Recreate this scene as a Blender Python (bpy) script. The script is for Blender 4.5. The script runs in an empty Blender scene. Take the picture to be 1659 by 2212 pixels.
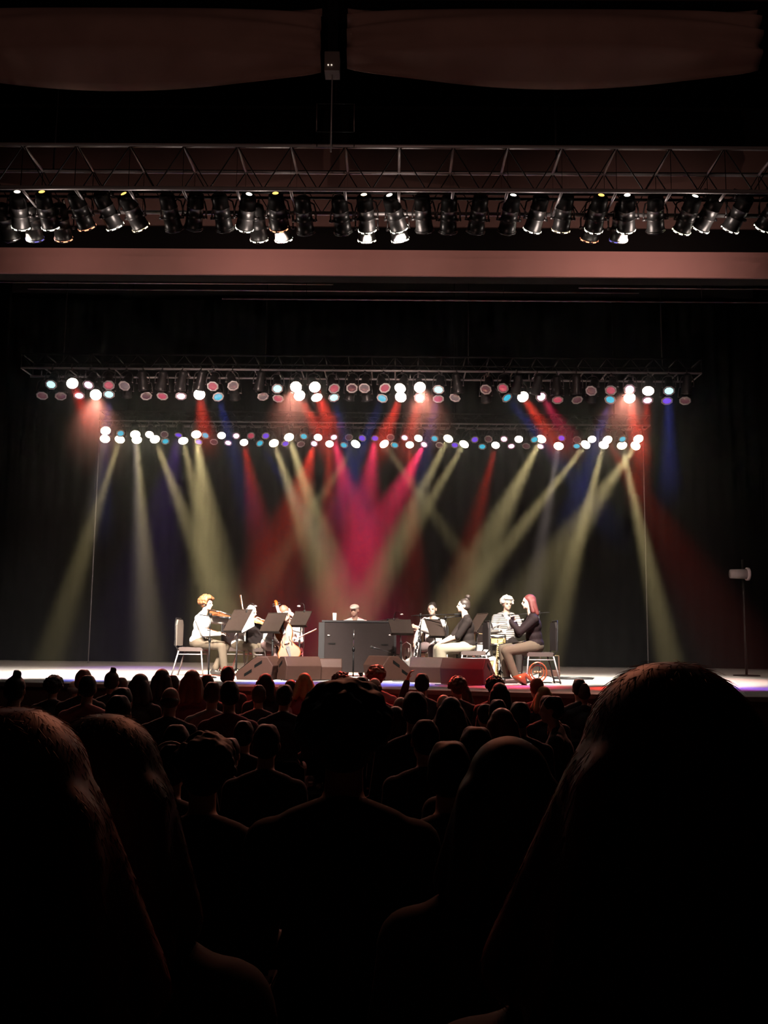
import bpy, math, random
from mathutils import Vector, Matrix, Quaternion
random.seed(7)
R = math.radians
PI = math.pi
scn = bpy.context.scene
COL = scn.collection

# ------------------------------------------------------------------ camera
YH, ROLL, YAW, F = 1380.0, R(.65), R(.7), 2100.0
PITCH = math.atan((YH - 1106) / F)
CZ = 1.70
STAGE = 1.05
cam_data = bpy.data.cameras.new('camera')
cam = bpy.data.objects.new('camera', cam_data)
COL.objects.link(cam)
cam.location = (0, 0, CZ)
cam_data.sensor_fit = 'VERTICAL'
cam_data.sensor_height = 24.0
cam_data.lens = 24.0 * F / 2212
cam_data.clip_start = .05
cam_data.clip_end = 100
cam.matrix_world = Matrix.Translation((0, 0, CZ)) @ Matrix.Rotation(YAW, 4, 'Z') @ Matrix.Rotation(PI / 2 + PITCH, 4, 'X') @ Matrix.Rotation(ROLL, 4, 'Z')
scn.camera = cam

# ------------------------------------------------------------------ world, exposure
w = bpy.data.worlds.new('world')
scn.world = w
w.use_nodes = True
w.node_tree.nodes['Background'].inputs['Color'].default_value = (.5, .6, 1, 1)
w.node_tree.nodes['Background'].inputs['Strength'].default_value = .0
scn.view_settings.view_transform = 'Standard'
scn.view_settings.look = 'None'
scn.view_settings.exposure = 0.0
scn.view_settings.gamma = 1.0
scn.view_settings.use_curve_mapping = False
scn.cycles.max_bounces = 4
scn.cycles.diffuse_bounces = 2
scn.cycles.glossy_bounces = 2
scn.cycles.volume_bounces = 0
scn.cycles.sample_clamp_indirect = 2.0
scn.cycles.use_denoising = True
K_HAZE = .022      # haze density
K_BEAM = 2.2       # back light power
K_KEY = 1.0        # front-of-house key light power
K_FASCIA = 1.0
K_FRONT = 1.0
K_SWAG_FILL = 1.0
K_FLOOR = 1.8
K_RIM_FILL = .28
K_SLIT = .7

# ------------------------------------------------------------------ helpers
def pix_dir(px, py):
    x = (px - 829.5) / F; y = -(py - 1106) / F
    c, s = math.cos(ROLL), math.sin(ROLL)
    x, y = c * x - s * y, s * x + c * y
    d = (x, math.cos(PITCH) - y * math.sin(PITCH), math.sin(PITCH) + y * math.cos(PITCH))
    c, s = math.cos(YAW), math.sin(YAW)
    return Vector((c * d[0] - s * d[1], s * d[0] + c * d[1], d[2]))
def at(px, py, Y):
    d = pix_dir(px, py)
    return Vector((0, 0, CZ)) + d * (Y / d.y)

MATS = {}
def mat(name, color=(.5, .5, .5), rough=.6, metal=0.0, var=.12, scale=8.0, emit=None, strength=1.0, bump=0.0, spec=.5, sheen=0.0):
    if name in MATS: return MATS[name]
    m = bpy.data.materials.new(name); m.use_nodes = True
    nt = m.node_tree; b = nt.nodes['Principled BSDF']
    b.inputs['Roughness'].default_value = rough
    b.inputs['Metallic'].default_value = metal
    b.inputs['Specular IOR Level'].default_value = spec
    if sheen: b.inputs['Sheen Weight'].default_value = sheen
    tc = nt.nodes.new('ShaderNodeTexCoord')
    nz = nt.nodes.new('ShaderNodeTexNoise'); nz.inputs['Scale'].default_value = scale; nz.inputs['Detail'].default_value = 3
    nt.links.new(tc.outputs['Object'], nz.inputs['Vector'])
    mx = nt.nodes.new('ShaderNodeMix'); mx.data_type = 'RGBA'
    mx.inputs[6].default_value = (*[max(0, c * (1 - var)) for c in color], 1)
    mx.inputs[7].default_value = (*[min(1, c * (1 + var)) for c in color], 1)
    nt.links.new(nz.outputs['Fac'], mx.inputs[0])
    nt.links.new(mx.outputs[2], b.inputs['Base Color'])
    if bump:
        bp = nt.nodes.new('ShaderNodeBump'); bp.inputs['Strength'].default_value = bump
        nt.links.new(nz.outputs['Fac'], bp.inputs['Height']); nt.links.new(bp.outputs[0], b.inputs['Normal'])
    if emit:
        b.inputs['Emission Color'].default_value = (*emit, 1)
        b.inputs['Emission Strength'].default_value = strength
        m.cycles.emission_sampling = 'NONE'
    MATS[name] = m
    return m

def frame_of(d):
    d = Vector(d).normalized()
    u = d.orthogonal().normalized()
    return u, d.cross(u), d

class MB:
    def __init__(s): s.v = []; s.f = []
    def add(s, vs, fs, M=None):
        n = len(s.v)
        s.v += [tuple(M @ Vector(p)) for p in vs] if M is not None else [tuple(p) for p in vs]
        s.f += [tuple(i + n for i in f) for f in fs]
        return s
    def box(s, c, size, M=None):
        x, y, z = [k / 2 for k in size]; cx, cy, cz = c
        vs = [(cx + a * x, cy + b * y, cz + d * z) for a in (-1, 1) for b in (-1, 1) for d in (-1, 1)]
        return s.add(vs, [(0, 1, 3, 2), (4, 6, 7, 5), (0, 4, 5, 1), (2, 3, 7, 6), (0, 2, 6, 4), (1, 5, 7, 3)], M)
    def cyl(s, a, b, r0, r1=None, n=12, cap=True, M=None):
        a = Vector(a); b = Vector(b); r1 = r0 if r1 is None else r1
        if (b - a).length < 1e-6: return s
        u, v, d = frame_of(b - a)
        vs = []
        for p, r in ((a, r0), (b, r1)):
            for i in range(n):
                t = 2 * PI * i / n
                vs.append(p + u * (r * math.cos(t)) + v * (r * math.sin(t)))
        fs = [(i, (i + 1) % n, n + (i + 1) % n, n + i) for i in range(n)]
        if cap: fs += [tuple(range(n - 1, -1, -1)), tuple(range(n, 2 * n))]
        return s.add(vs, fs, M)
    def ell(s, c, r, M=None, n=14, m=9, rot=None):
        c = Vector(c); vs = [(0, 0, -1)]
        for j in range(1, m):
            t = PI * j / m
            for i in range(n):
                a = 2 * PI * i / n
                vs.append((math.sin(t) * math.cos(a), math.sin(t) * math.sin(a), -math.cos(t)))
        vs.append((0, 0, 1))
        rr = (r, r, r) if isinstance(r, (int, float)) else r
        out = []
        for p in vs:
            q = Vector((p[0] * rr[0], p[1] * rr[1], p[2] * rr[2]))
            if rot is not None: q = rot @ q
            out.append(c + q)
        fs = []
        for i in range(n):
            k = (i + 1) % n
            fs.append((0, 1 + k, 1 + i))
            for j in range(m - 2): fs.append((1 + j * n + i, 1 + j * n + k, 1 + (j + 1) * n + k, 1 + (j + 1) * n + i))
            fs.append((len(vs) - 1, 1 + (m - 2) * n + i, 1 + (m - 2) * n + k))
        return s.add(out, fs, M)
    def cap(s, a, b, r0, r1=None, n=12, M=None):            # tapered capsule
        r1 = r0 if r1 is None else r1
        s.cyl(a, b, r0, r1, n, True, M); s.ell(a, r0 * .999, M, n, 8); s.ell(b, r1 * .999, M, n, 8)
        return s
    def tube(s, pts, r, n=8, M=None, closed=False):
        pts = [Vector(p) for p in pts]; N = len(pts)
        rs = r if isinstance(r, (list, tuple)) else [r] * N
        u = None; vs = []
        for i, p in enumerate(pts):
            if closed: d = pts[(i + 1) % N] - pts[i - 1]
            else: d = pts[min(i + 1, N - 1)] - pts[max(i - 1, 0)]
            d.normalize()
            if u is None: u = d.orthogonal().normalized()
            u = (u - d * u.dot(d)).normalized(); v = d.cross(u)
            for k in range(n):
                t = 2 * PI * k / n
                vs.append(p + (u * math.cos(t) + v * math.sin(t)) * rs[i])
        fs = []
        for i in range(N if closed else N - 1):
            j = (i + 1) % N
            for k in range(n):
                l = (k + 1) % n
                fs.append((i * n + k, i * n + l, j * n + l, j * n + k))
        if not closed: fs += [tuple(range(n - 1, -1, -1)), tuple(range((N - 1) * n, N * n))]
        return s.add(vs, fs, M)
    def lathe(s, prof, n=24, M=None):                        # prof: [(r, z)] about z
        vs = []
        for r, z in prof:
            for i in range(n):
                t = 2 * PI * i / n
                vs.append((r * math.cos(t), r * math.sin(t), z))
        fs = []
        for j in range(len(prof) - 1):
            for i in range(n):
                k = (i + 1) % n
                fs.append((j * n + i, j * n + k, (j + 1) * n + k, (j + 1) * n + i))
        return s.add(vs, fs, M)
    def prism(s, poly, y0, y1, M=None):                      # poly in XZ extruded in Y
        n = len(poly)
        vs = [(x, y0, z) for x, z in poly] + [(x, y1, z) for x, z in poly]
        fs = [(i, (i + 1) % n, n + (i + 1) % n, n + i) for i in range(n)] + [tuple(range(n - 1, -1, -1)), tuple(range(n, 2 * n))]
        return s.add(vs, fs, M)
    def mesh(s, name, smooth=True):
        me = bpy.data.meshes.new(name); me.from_pydata(s.v, [], s.f)
        me.polygons.foreach_set('use_smooth', [smooth] * len(me.polygons)); me.update()
        return me
    def build(s, name, m, parent=None, smooth=True, loc=None, rot=None):
        return link(s.mesh(name, smooth), name, m, parent, loc, rot)
    def remesh(s, name, voxel=.01, smooth=4):
        me = s.mesh(name)
        o = bpy.data.objects.new(name, me); COL.objects.link(o)
        r = o.modifiers.new('r', 'REMESH'); r.mode = 'VOXEL'; r.voxel_size = voxel; r.use_smooth_shade = True
        if smooth:
            q = o.modifiers.new('s', 'SMOOTH'); q.iterations = smooth; q.factor = .5
        dg = bpy.context.evaluated_depsgraph_get()
        out = bpy.data.meshes.new_from_object(o.evaluated_get(dg), depsgraph=dg)
        bpy.data.objects.remove(o); bpy.data.meshes.remove(me)
        out.name = name
        out.materials.clear()
        return out

def link(me, name, m, parent=None, loc=None, rot=None):
    o = bpy.data.objects.new(name, me); COL.objects.link(o)
    if m is not None:
        if len(me.materials) == 0: me.materials.append(m)
        elif me.materials[0] is not m:
            o.material_slots[0].link = 'OBJECT'; o.material_slots[0].material = m
    if parent is not None: o.parent = parent
    if loc is not None: o.location = loc
    if rot is not None:
        if isinstance(rot, Quaternion): rot = rot.to_euler()
        o.rotation_euler = rot
    return o
def auto_sharp(o, ang=35):
    me = o.data
    me.set_sharp_from_angle(angle=R(ang)); return o
def thing(name, label, cat, loc=(0, 0, 0), rz=0, group=None):
    o = bpy.data.objects.new(name, None); COL.objects.link(o)
    o.empty_display_size = .1
    o.location = loc; o.rotation_euler = (0, 0, rz)
    return tag(o, label, cat, group)
def tag(o, label, cat, group=None):
    o['label'] = label; o['category'] = cat
    if group: o['group'] = group
    return o
def structure(o):
    o['kind'] = 'structure'; return o
def copy_tree(o, parent=None):
    c = o.copy(); COL.objects.link(c)
    if parent is not None: c.parent = parent
    for k in list(o.children): copy_tree(k, c)
    return c
def spot(loc, target, power, color, deg, blend=.8, parent=None, size=.05, name='lamp_light', fog=True):
    L = bpy.data.lights.new(name, 'SPOT'); L.energy = power; L.color = color
    L.spot_size = R(deg); L.spot_blend = blend; L.shadow_soft_size = size
    o = bpy.data.objects.new(name, L); COL.objects.link(o)
    o.location = loc
    o.rotation_euler = (Vector(target) - Vector(loc)).to_track_quat('-Z', 'Y').to_euler()
    if parent is not None:
        o.parent = parent; o.location = Vector(loc) - parent.location
    return o

# ------------------------------------------------------------------ materials
M_floor = mat('dark auditorium floor', (.012, .011, .011), .8)
M_wall = mat('black painted wall', (.007, .006, .006), .95, spec=.1)
M_drape = mat('black velour drape', (.003, .0026, .0026), 1.0, bump=.1, spec=.03)
M_blackmetal = mat('black painted steel', (.010, .009, .009), .5, .2, spec=.25)
M_alu = mat('dull aluminium tube', (.52, .48, .48), .42, .45, scale=20)
M_can = mat('black lamp can', (.03, .028, .028), .33, .5)
M_yoke = mat('dark steel yoke', (.10, .09, .09), .35, .8)
M_chrome = mat('chrome', (.75, .75, .75), .18, 1.0, var=.02)
M_gel = mat('pale metal gel frame', (.80, .74, .74), .5, .1)
M_plastic = mat('black plastic', (.018, .018, .019), .4)

# ------------------------------------------------------------------ setting
def floor_z(y):
    return max(0.0, .55 * (1 - y / 3.6)) if y < 3.6 else 0.0
mb = MB()
ys = [-4, -2, 0, .6, 1.2, 1.8, 2.4, 3.0, 3.6, 14.5]
for i in range(len(ys)):
    for x in (-13, 13): mb.v.append((x, ys[i], floor_z(ys[i])))
for i in range(len(ys) - 1): mb.f.append((2 * i, 2 * i + 1, 2 * i + 3, 2 * i + 2))
structure(mb.build('floor', M_floor, smooth=False))
structure(MB().box((-13.1, 11, 5.4), (.2, 31, 11)).build('wall_left', M_wall, smooth=False))
structure(MB().box((13.1, 11, 5.4), (.2, 31, 11)).build('wall_right', M_wall, smooth=False))
structure(MB().box((0, 26.1, 5.4), (26.4, .2, 11)).build('wall_back', M_wall, smooth=False))
structure(MB().box((0, -4.1, 5.4), (26.4, .2, 11)).build('wall_rear', M_wall, smooth=False))
structure(MB().box((0, 11, 10.9), (26.4, 31, .2)).build('ceiling', M_wall, smooth=False))

# stage: pale floor with worn patches, dark red timber front
def stage_material():
    m = mat('pale stage floor', (.80, .76, .72), .5, var=.08, scale=1.1)
    return m
M_stage = stage_material()
edge = [(-12.9, 14.6), (-9, 14.2), (-6.5, 13.6), (-4.72, 13.35), (-3.4, 13.14), (-1.8, 13.0), (-.8, 12.9), (.2, 12.75), (1.7, 12.3), (2.6, 12.1), (5, 11.9), (8, 12.1), (12.9, 12.6)]
edge_y = lambda x: next(a[1] + (b[1] - a[1]) * (x - a[0]) / (b[0] - a[0]) for a, b in zip(edge, edge[1:]) if a[0] <= x <= b[0] + 1e-6)
mb = MB(); n = len(edge)
for x, y in edge: mb.v.append((x, y, STAGE))
for x, y in edge: mb.v.append((x, 26.0, STAGE))
mb.f = [(i, i + 1, n + i + 1, n + i) for i in range(n - 1)]
structure(mb.build('floor_stage', M_stage, smooth=False))
mb = MB()
for x, y in edge: mb.v += [(x, y - .02, STAGE + .004), (x, y - .02, STAGE - .05), (x, y + .06, STAGE + .004)]
for i in range(n - 1): mb.f += [(3 * i, 3 * i + 3, 3 * i + 4, 3 * i + 1), (3 * i + 2, 3 * i + 5, 3 * i + 3, 3 * i)]
structure(mb.build('trim_stage_edge', mat('worn stage nosing', (.30, .22, .20), .6), smooth=False))
mb = MB()
for x, y in edge: mb.v += [(x, y, STAGE - .05), (x, y, -.02)]
for i in range(n - 1): mb.f.append((2 * i, 2 * i + 2, 2 * i + 3, 2 * i + 1))
structure(mb.build('wall_stage_front', mat('dark red stage front', (.16, .06, .05), .6, bump=.1), smooth=False))

# proscenium header: pale fascia between black bulkheads
fz0, fz1 = 6.72, 7.09
structure(MB().box((0, 13.02, (fz0 + fz1) / 2), (26, .04, fz1 - fz0)).build('trim_proscenium', mat('pale pink fascia plaster', (.56, .30, .265), .85, var=.05, scale=3), smooth=False))
structure(MB().box((0, 13.2, fz1 + .0), (26, .3, .70)).build('trim_bulkhead', M_wall, smooth=False))
structure(MB().box((0, 13.35, 8.1), (26, .3, 1.3)).build('wall_header', mat('brown plaster header', (.20, .12, .10), .85, var=.12, scale=2.5), smooth=False))
structure(MB().box((0, 13.3, 9.8), (26, .4, 2.2)).build('wall_header_top', M_wall, smooth=False))
for sx, nm in ((-1, 'left'), (1, 'right')):
    structure(MB().box((sx * 11.4, 13.6, 5.4), (3.2, .4, 11)).build('wall_proscenium_' + nm, M_wall, smooth=False))

def drape(name, x0, x1, y, z0, z1, folds, amp, label, cat='curtain', m=M_drape, group=None):
    mb = MB(); N = folds * 8
    for j, z in enumerate((z0, (z0 + z1) / 2, z1)):
        for i in range(N + 1):
            t = i / N
            a = amp * math.sin(2 * PI * folds * t + 1.3 * math.sin(7 * t * PI))
            mb.v.append((x0 + (x1 - x0) * t, y + a, z))
    for j in range(2):
        for i in range(N): k = j * (N + 1) + i; mb.f.append((k, k + 1, k + N + 2, k + N + 1))
    o = mb.build(name, m)
    s = o.modifiers.new('thick', 'SOLIDIFY'); s.thickness = .012
    return tag(o, label, cat, group)
drape('backdrop_curtain', -11, 11, 24.9, STAGE + .01, 10.6, 60, .045, 'black pleated backdrop curtain closing the back of the stage', )
drape('leg_curtain', -12.9, -8.9, 21.5, STAGE + .01, 10.6, 9, .08, 'black side curtain hanging at the left wing of the stage', group='side curtains')
drape('leg_curtain', 7.8, 12.9, 20.6, STAGE + .01, 10.6, 10, .08, 'black side curtain hanging at the right wing of the stage', group='side curtains')
drape('border_curtain', -12.5, 12.5, 15.9, 8.2, 10.7, 50, .05, 'black border curtain hanging high above the front stage truss')

# swagged fabric under the auditorium ceiling, a dark beam and hangers
M_swag = mat('brown ceiling fabric', (.30, .18, .15), .9, var=.25, scale=2.2, bump=.15)
def swag(px0, px1, z_top, z_mid, z_end, Y, label):
    mb = MB(); N, K = 48, 18
    x0 = at(px0, 100, Y).x; x1 = at(px1, 100, Y).x
    for i in range(N + 1):
        t = i / N; s = math.sin(PI * t) ** .75
        zb = z_end + (z_mid - z_end) * s
        for k in range(K + 1):
            u = k / K
            z = z_top + (zb - z_top) * u
            y = Y - .42 * math.sin(PI * u) * (.25 + .75 * s) + .05 * math.sin(u * 21 + 3.2 * s) * (1.15 - s)
            mb.v.append((x0 + (x1 - x0) * t, y, z))
    for i in range(N):
        for k in range(K): a = i * (K + 1) + k; mb.f.append((a, a + 1, a + K + 2, a + K + 1))
    o = mb.build('ceiling_swag', M_swag); so = o.modifiers.new('thick', 'SOLIDIFY'); so.thickness = .01
    return tag(o, label, 'ceiling drape', 'fabric swags under the ceiling')
zt = at(700, 18, 10.2).z
swag(-180, 694, zt, at(300, 176, 10).z, at(690, 128, 10).z, 10.2, 'brown fabric swag under the ceiling, left of the hanging hoist')
swag(750, 1640, zt, at(1150, 172, 10).z, at(760, 120, 10).z, 10.2, 'brown fabric swag under the ceiling, right of the hanging hoist')
structure(MB().box((0, 10.0, zt + .07), (13, .16, .10)).build('trim_ceiling_beam', mat('dull brown beam', (.16, .10, .09), .6), smooth=False))
structure(MB().box((0, 10.15, zt + .6), (26, .1, .95)).build('trim_ceiling_front', M_wall, smooth=False))

# ------------------------------------------------------------------ trusses
def box_truss(name, label, x0, x1, y0, z0, dy, dz, bay, parent_mat=M_alu, r=.025, dark_web=False, top_lit=True):  # shade on top chords and web is put in as black steel
    t = thing(name, label, 'truss', (x0, y0, z0), 0, None)
    Lx = x1 - x0
    for (y, z) in ((0, 0), (dy, 0), (0, dz), (dy, dz)):
        MB().cyl((0, y, z), (Lx, y, z), r, n=10).build('chord', parent_mat if z == 0 or top_lit else M_blackmetal, t)
    nb = int(round(Lx / bay)); b = Lx / nb
    rung = MB().cyl((0, 0, 0), (0, dy, 0), r * .7, n=8).mesh('rung')
    for i in range(nb + 1):
        x = i * b
        for z in (0, dz): link(rung, 'rung', parent_mat if z == 0 or top_lit else M_blackmetal, t, loc=(x, 0, z))
    for y in (0, dy):
        pts = []
        for i in range(nb): pts += [(i * b, y, 0), (i * b, y, dz), (i * b + b / 2, y, 0), (i * b + b, y, dz)]
        pts.append((nb * b, y, 0))
        MB().tube(pts, r * .5, 6).build('web_bracing', M_blackmetal if dark_web else parent_mat, t)
    return t
FT = box_truss('house_truss', 'long box truss over the audience carrying the row of rear-facing lamps', -6.8, 6.8, 10.5, 6.77, .63, .52, .61, dark_web=True)
T1 = box_truss('stage_truss', 'front stage truss with two rows of coloured lamps', -7.19, 5.77, 18.0, 6.76, .6, .28, .45, r=.022, dark_web=True, top_lit=False)
T2 = box_truss('stage_truss', 'rear stage truss with small bright lamps near the backdrop', -7.14, 6.05, 22.8, 6.82, .45, .25, .45, r=.022, dark_web=True, top_lit=False)
# steel cables holding the trusses up
def cables(T, xs, y, z, ztop, who):
    for i, x in enumerate(xs):
        o = MB().cyl((0, 0, 0), (0, 0, ztop - z), .012, n=6).build('hanging_cable', M_blackmetal, None, loc=(x, y, z))
        tag(o, 'steel cable holding up the %s, number %d from the left' % (who, i + 1), 'cable', 'truss cables')
cables(T1, (-6.6, -2.6, 1.4, 5.2), 18.6, 7.04, 10.8, 'front stage truss')
cables(T2, (-6.6, -2.6, 1.4, 5.3), 23.25, 7.07, 10.8, 'rear stage truss')
cables(FT, (-4.2, 1.9, 5.0), 11.13, 7.29, 10.8, 'truss over the audience')
for sx, px in (('left', 212), ('right', 1390)):
    x = at(px, 1000, 23.3).x
    o = MB().cyl((0, 0, 0), (0, 0, 5.9), .014, n=8).build('drop_pipe', mat('grey pipe', (.35, .35, .35), .5, .3), None, loc=(x, 23.3, STAGE))
    tag(o, 'thin vertical pipe at the %s end of the rear stage truss' % sx, 'pipe', 'drop pipes')
# fly pipes above the stage mouth
for i, (px0, px1, py, Y) in enumerate(((-100, 720, 611, 15.0), (60, 1380, 628, 15.2), (480, 1700, 649, 14.9), (1250, 1760, 623, 15.1))):
    a = at(px0, py, Y); b = at(px1, py, Y); zz = (a.z + b.z) / 2
    o = MB().cyl((a.x, Y, zz), (b.x, Y, zz), .016, n=8).build('fly_pipe', M_alu)
    for q in (.15, .5, .85): MB().cyl((a.x + (b.x - a.x) * q, Y, zz), (a.x + (b.x - a.x) * q, Y, 10.8), .004, n=5).build('wire', M_blackmetal, o)
    tag(o, ['top pipe under the fascia reaching the left wall', 'middle pipe spanning the stage mouth under the fascia', 'lowest pipe under the fascia with small clamps', 'short top pipe under the fascia at the right'][i], 'pipe', 'fly pipes above the stage')

# ------------------------------------------------------------------ lamps (par cans)
KIND = {   # letter: (colour word, lens emission colour, strength)
 'V': ('blazing warm white', (1, .90, .62), 10), 'W': ('bright warm white', (1, .86, .72), 7), 'P': ('pale pink', (1, .52, .80), 2.2),
 'C': ('cyan', (.03, .50, .72), .95), 'B': ('icy cyan white', (.35, .95, 1), 2.0), 'R': ('dim red', (.55, .05, .10), .75),
 'U': ('violet', (.16, .05, .75), 1.0), 'O': ('unlit ringed', (.09, .02, .03), .6), 'G': ('unlit grey', (.20, .13, .13), .6), 'D': ('unlit averted', (.0, .0, .0), 0)}  # unlit ringed and grey lenses get a faint added glow
LENS = {}
def par_meshes():
    can = MB().lathe([(.0, .27), (.05, .268), (.075, .25), (.082, .20), (.084, .10), (.088, .09), (.088, .08), (.092, .07), (.105, -.02), (.108, -.10), (.112, -.105), (.112, -.13), (.104, -.13), (.100, -.10), (.085, -.03), (.0, -.02)], 20)
    lens = MB().lathe([(.098, -.118), (.07, -.124), (.04, -.127), (.0, -.129)], 20)
    fr = MB(); n = 8
    for (ri, ro, z) in ((.090, .125, -.128), (.090, .125, -.138)):
        for i in range(n):
            t = 2 * PI * (i + .5) / n; fr.v.append((ri * math.cos(t), ri * math.sin(t), z))
        for i in range(n):
            t = 2 * PI * (i + .5) / n; fr.v.append((ro * math.cos(t), ro * math.sin(t), z))
    for i in range(n):
        k = (i + 1) % n
        fr.f += [(i, k, n + k, n + i), (2 * n + i, 3 * n + i, 3 * n + k, 2 * n + k), (n + i, n + k, 3 * n + k, 3 * n + i), (i, 2 * n + i, 2 * n + k, k)]
    yoke = MB().tube([(-.135, 0, 0), (-.135, 0, .10), (-.11, 0, .20), (-.05, 0, .235), (.05, 0, .235), (.11, 0, .20), (.135, 0, .10), (.135, 0, 0)], .010, 6)
    yoke.cyl((-.15, 0, 0), (-.10, 0, 0), .018, n=8).cyl((.10, 0, 0), (.15, 0, 0), .018, n=8)
    clamp = MB().box((0, 0, .265), (.04, .05, .05)).tube([(0, -.035, .28), (0, -.045, .33), (0, 0, .36), (0, .045, .33)], .012, 6)
    return [x.mesh(nm) for x, nm in ((can, 'can'), (lens, 'lens'), (fr, 'gel_frame'), (yoke, 'yoke'), (clamp, 'clamp'))]
ME_GLARE = MB().lathe([(.118, -.139), (.08, -.143), (.0, -.144)], 16).mesh('glare_disc')  # glowing disc over the frame, imitates the glare of the bright lamps
ME_CAN, ME_LENS, ME_FRAME, ME_YOKE, ME_CLAMP = par_meshes()
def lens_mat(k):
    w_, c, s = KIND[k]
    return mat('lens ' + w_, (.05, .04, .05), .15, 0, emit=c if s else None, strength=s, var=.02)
def par_lamp(loc, d, kind, scale, label, group, up=.0):
    d = Vector(d).normalized()
    t = thing('stage_lamp', label, 'stage lamp', loc, 0, group)
    t.scale = (scale,) * 3
    q = d.to_track_quat('-Z', 'Y')
    link(ME_CAN, 'can', M_can, t, rot=q)
    link(ME_LENS, 'lens', lens_mat(kind), t, rot=q)
    link(ME_FRAME, 'gel_frame', M_gel if kind not in 'D' else M_can, t, rot=q)
    if kind in 'VW': link(ME_GLARE, 'glare_disc', lens_mat(kind), t, rot=q)
    pan = math.atan2(-d.x, d.y) if abs(d.y) + abs(d.x) > .05 else 0
    link(ME_YOKE, 'yoke', M_yoke, t, rot=(0, 0, pan))
    link(ME_CLAMP, 'clamp', M_yoke, t, rot=(0, 0, pan))
    return t
T1_UP = [(113,823,'B'),(154,823,'W'),(195,824,'P'),(235,825,'R'),(273,826,'G'),(309,828,'D'),(349,828,'D'),(392,828,'D'),(432,828,'D'),(461,827,'R'),(502,826,'G'),(561,829,'D'),(599,832,'B'),(640,831,'W'),(678,831,'W'),(719,832,'R'),(760,831,'O'),(788,831,'G'),(828,831,'R'),(868,831,'W'),(906,832,'W'),(949,833,'B'),(988,834,'D'),(1052,834,'O'),(1089,831,'R'),(1116,835,'D'),(1159,837,'D'),(1203,839,'D'),(1245,837,'D'),(1280,837,'O'),(1321,836,'R'),(1361,837,'P'),(1401,836,'W'),(1445,836,'B'),(1484,835,'D')]
T1_LO = [(93,845,'O'),(131,846,'O'),(172,845,'P'),(207,848,'W'),(236,843,'B'),(274,844,'D'),(315,846,'O'),(353,846,'R'),(391,846,'P'),(430,847,'W'),(469,849,'C'),(507,849,'D'),(567,847,'G'),(603,851,'R'),(644,849,'W'),(681,849,'W'),(719,850,'B'),(756,850,'D'),(791,852,'D'),(829,852,'C'),(868,852,'W'),(908,854,'P'),(947,852,'R'),(986,850,'G'),(1050,855,'D'),(1089,851,'C'),(1126,852,'W'),(1166,852,'P'),(1204,854,'R'),(1244,854,'O'),(1279,855,'D'),(1321,855,'C'),(1359,854,'W'),(1398,855,'P'),(1440,856,'U'),(1480,856,'O')]
T2_UP = [(227,924,'V'),(259,931,'C'),(292,932,'V'),(324,933,'W'),(355,933,'O'),(387,932,'U'),(423,931,'V'),(447,935,'C'),(478,935,'W'),(510,936,'P'),(540,936,'R'),(573,936,'U'),(622,937,'V'),(658,937,'C'),(688,939,'W'),(720,939,'P'),(753,939,'O'),(785,941,'U'),(811,941,'U'),(844,939,'O'),(876,940,'P'),(906,941,'W'),(941,942,'C'),(972,940,'V'),(1024,944,'U'),(1057,943,'O'),(1090,943,'P'),(1121,943,'W'),(1152,944,'C'),(1173,941,'V'),(1215,941,'U'),(1246,944,'O'),(1278,943,'W'),(1308,944,'V'),(1342,943,'C'),(1376,941,'V')]
T2_LO = [(228,941,'V'),(261,942,'V'),(295,943,'V'),(332,942,'V'),(356,947,'C'),(394,944,'V'),(431,948,'U'),(463,948,'O'),(494,950,'P'),(526,950,'W'),(558,952,'C'),(589,950,'V'),(615,952,'U'),(648,953,'O'),(680,953,'P'),(712,953,'W'),(745,955,'C'),(773,952,'V'),(825,952,'V'),(855,955,'C'),(885,955,'W'),(919,955,'P'),(951,955,'O'),(984,955,'U'),(1007,952,'V'),(1042,958,'C'),(1072,956,'W'),(1104,957,'P'),(1138,957,'O'),(1170,958,'P'),(1208,956,'V'),(1246,957,'C'),(1270,954,'V'),(1306,954,'V'),(1342,955,'V'),(1377,957,'V')]
WARM = (1, .80, .36); RED = (1, .05, .03); BLUE = (.12, .16, 1); MAG = (1, .035, .12); VIO = (.35, .08, 1); PALE = (1, .80, .74); ROSE = (1, .34, .24)
def beam_target(P, px, py, elev=48):
    # the point on the sight line of (px, py) that a beam falling at `elev` degrees from P passes through
    d = pix_dir(px, py); k = d.z / d.y; tn = math.tan(R(elev))
    Y = (tn * P.y - (P.z - CZ)) / (tn - k)
    return at(px, py, Y)
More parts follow.
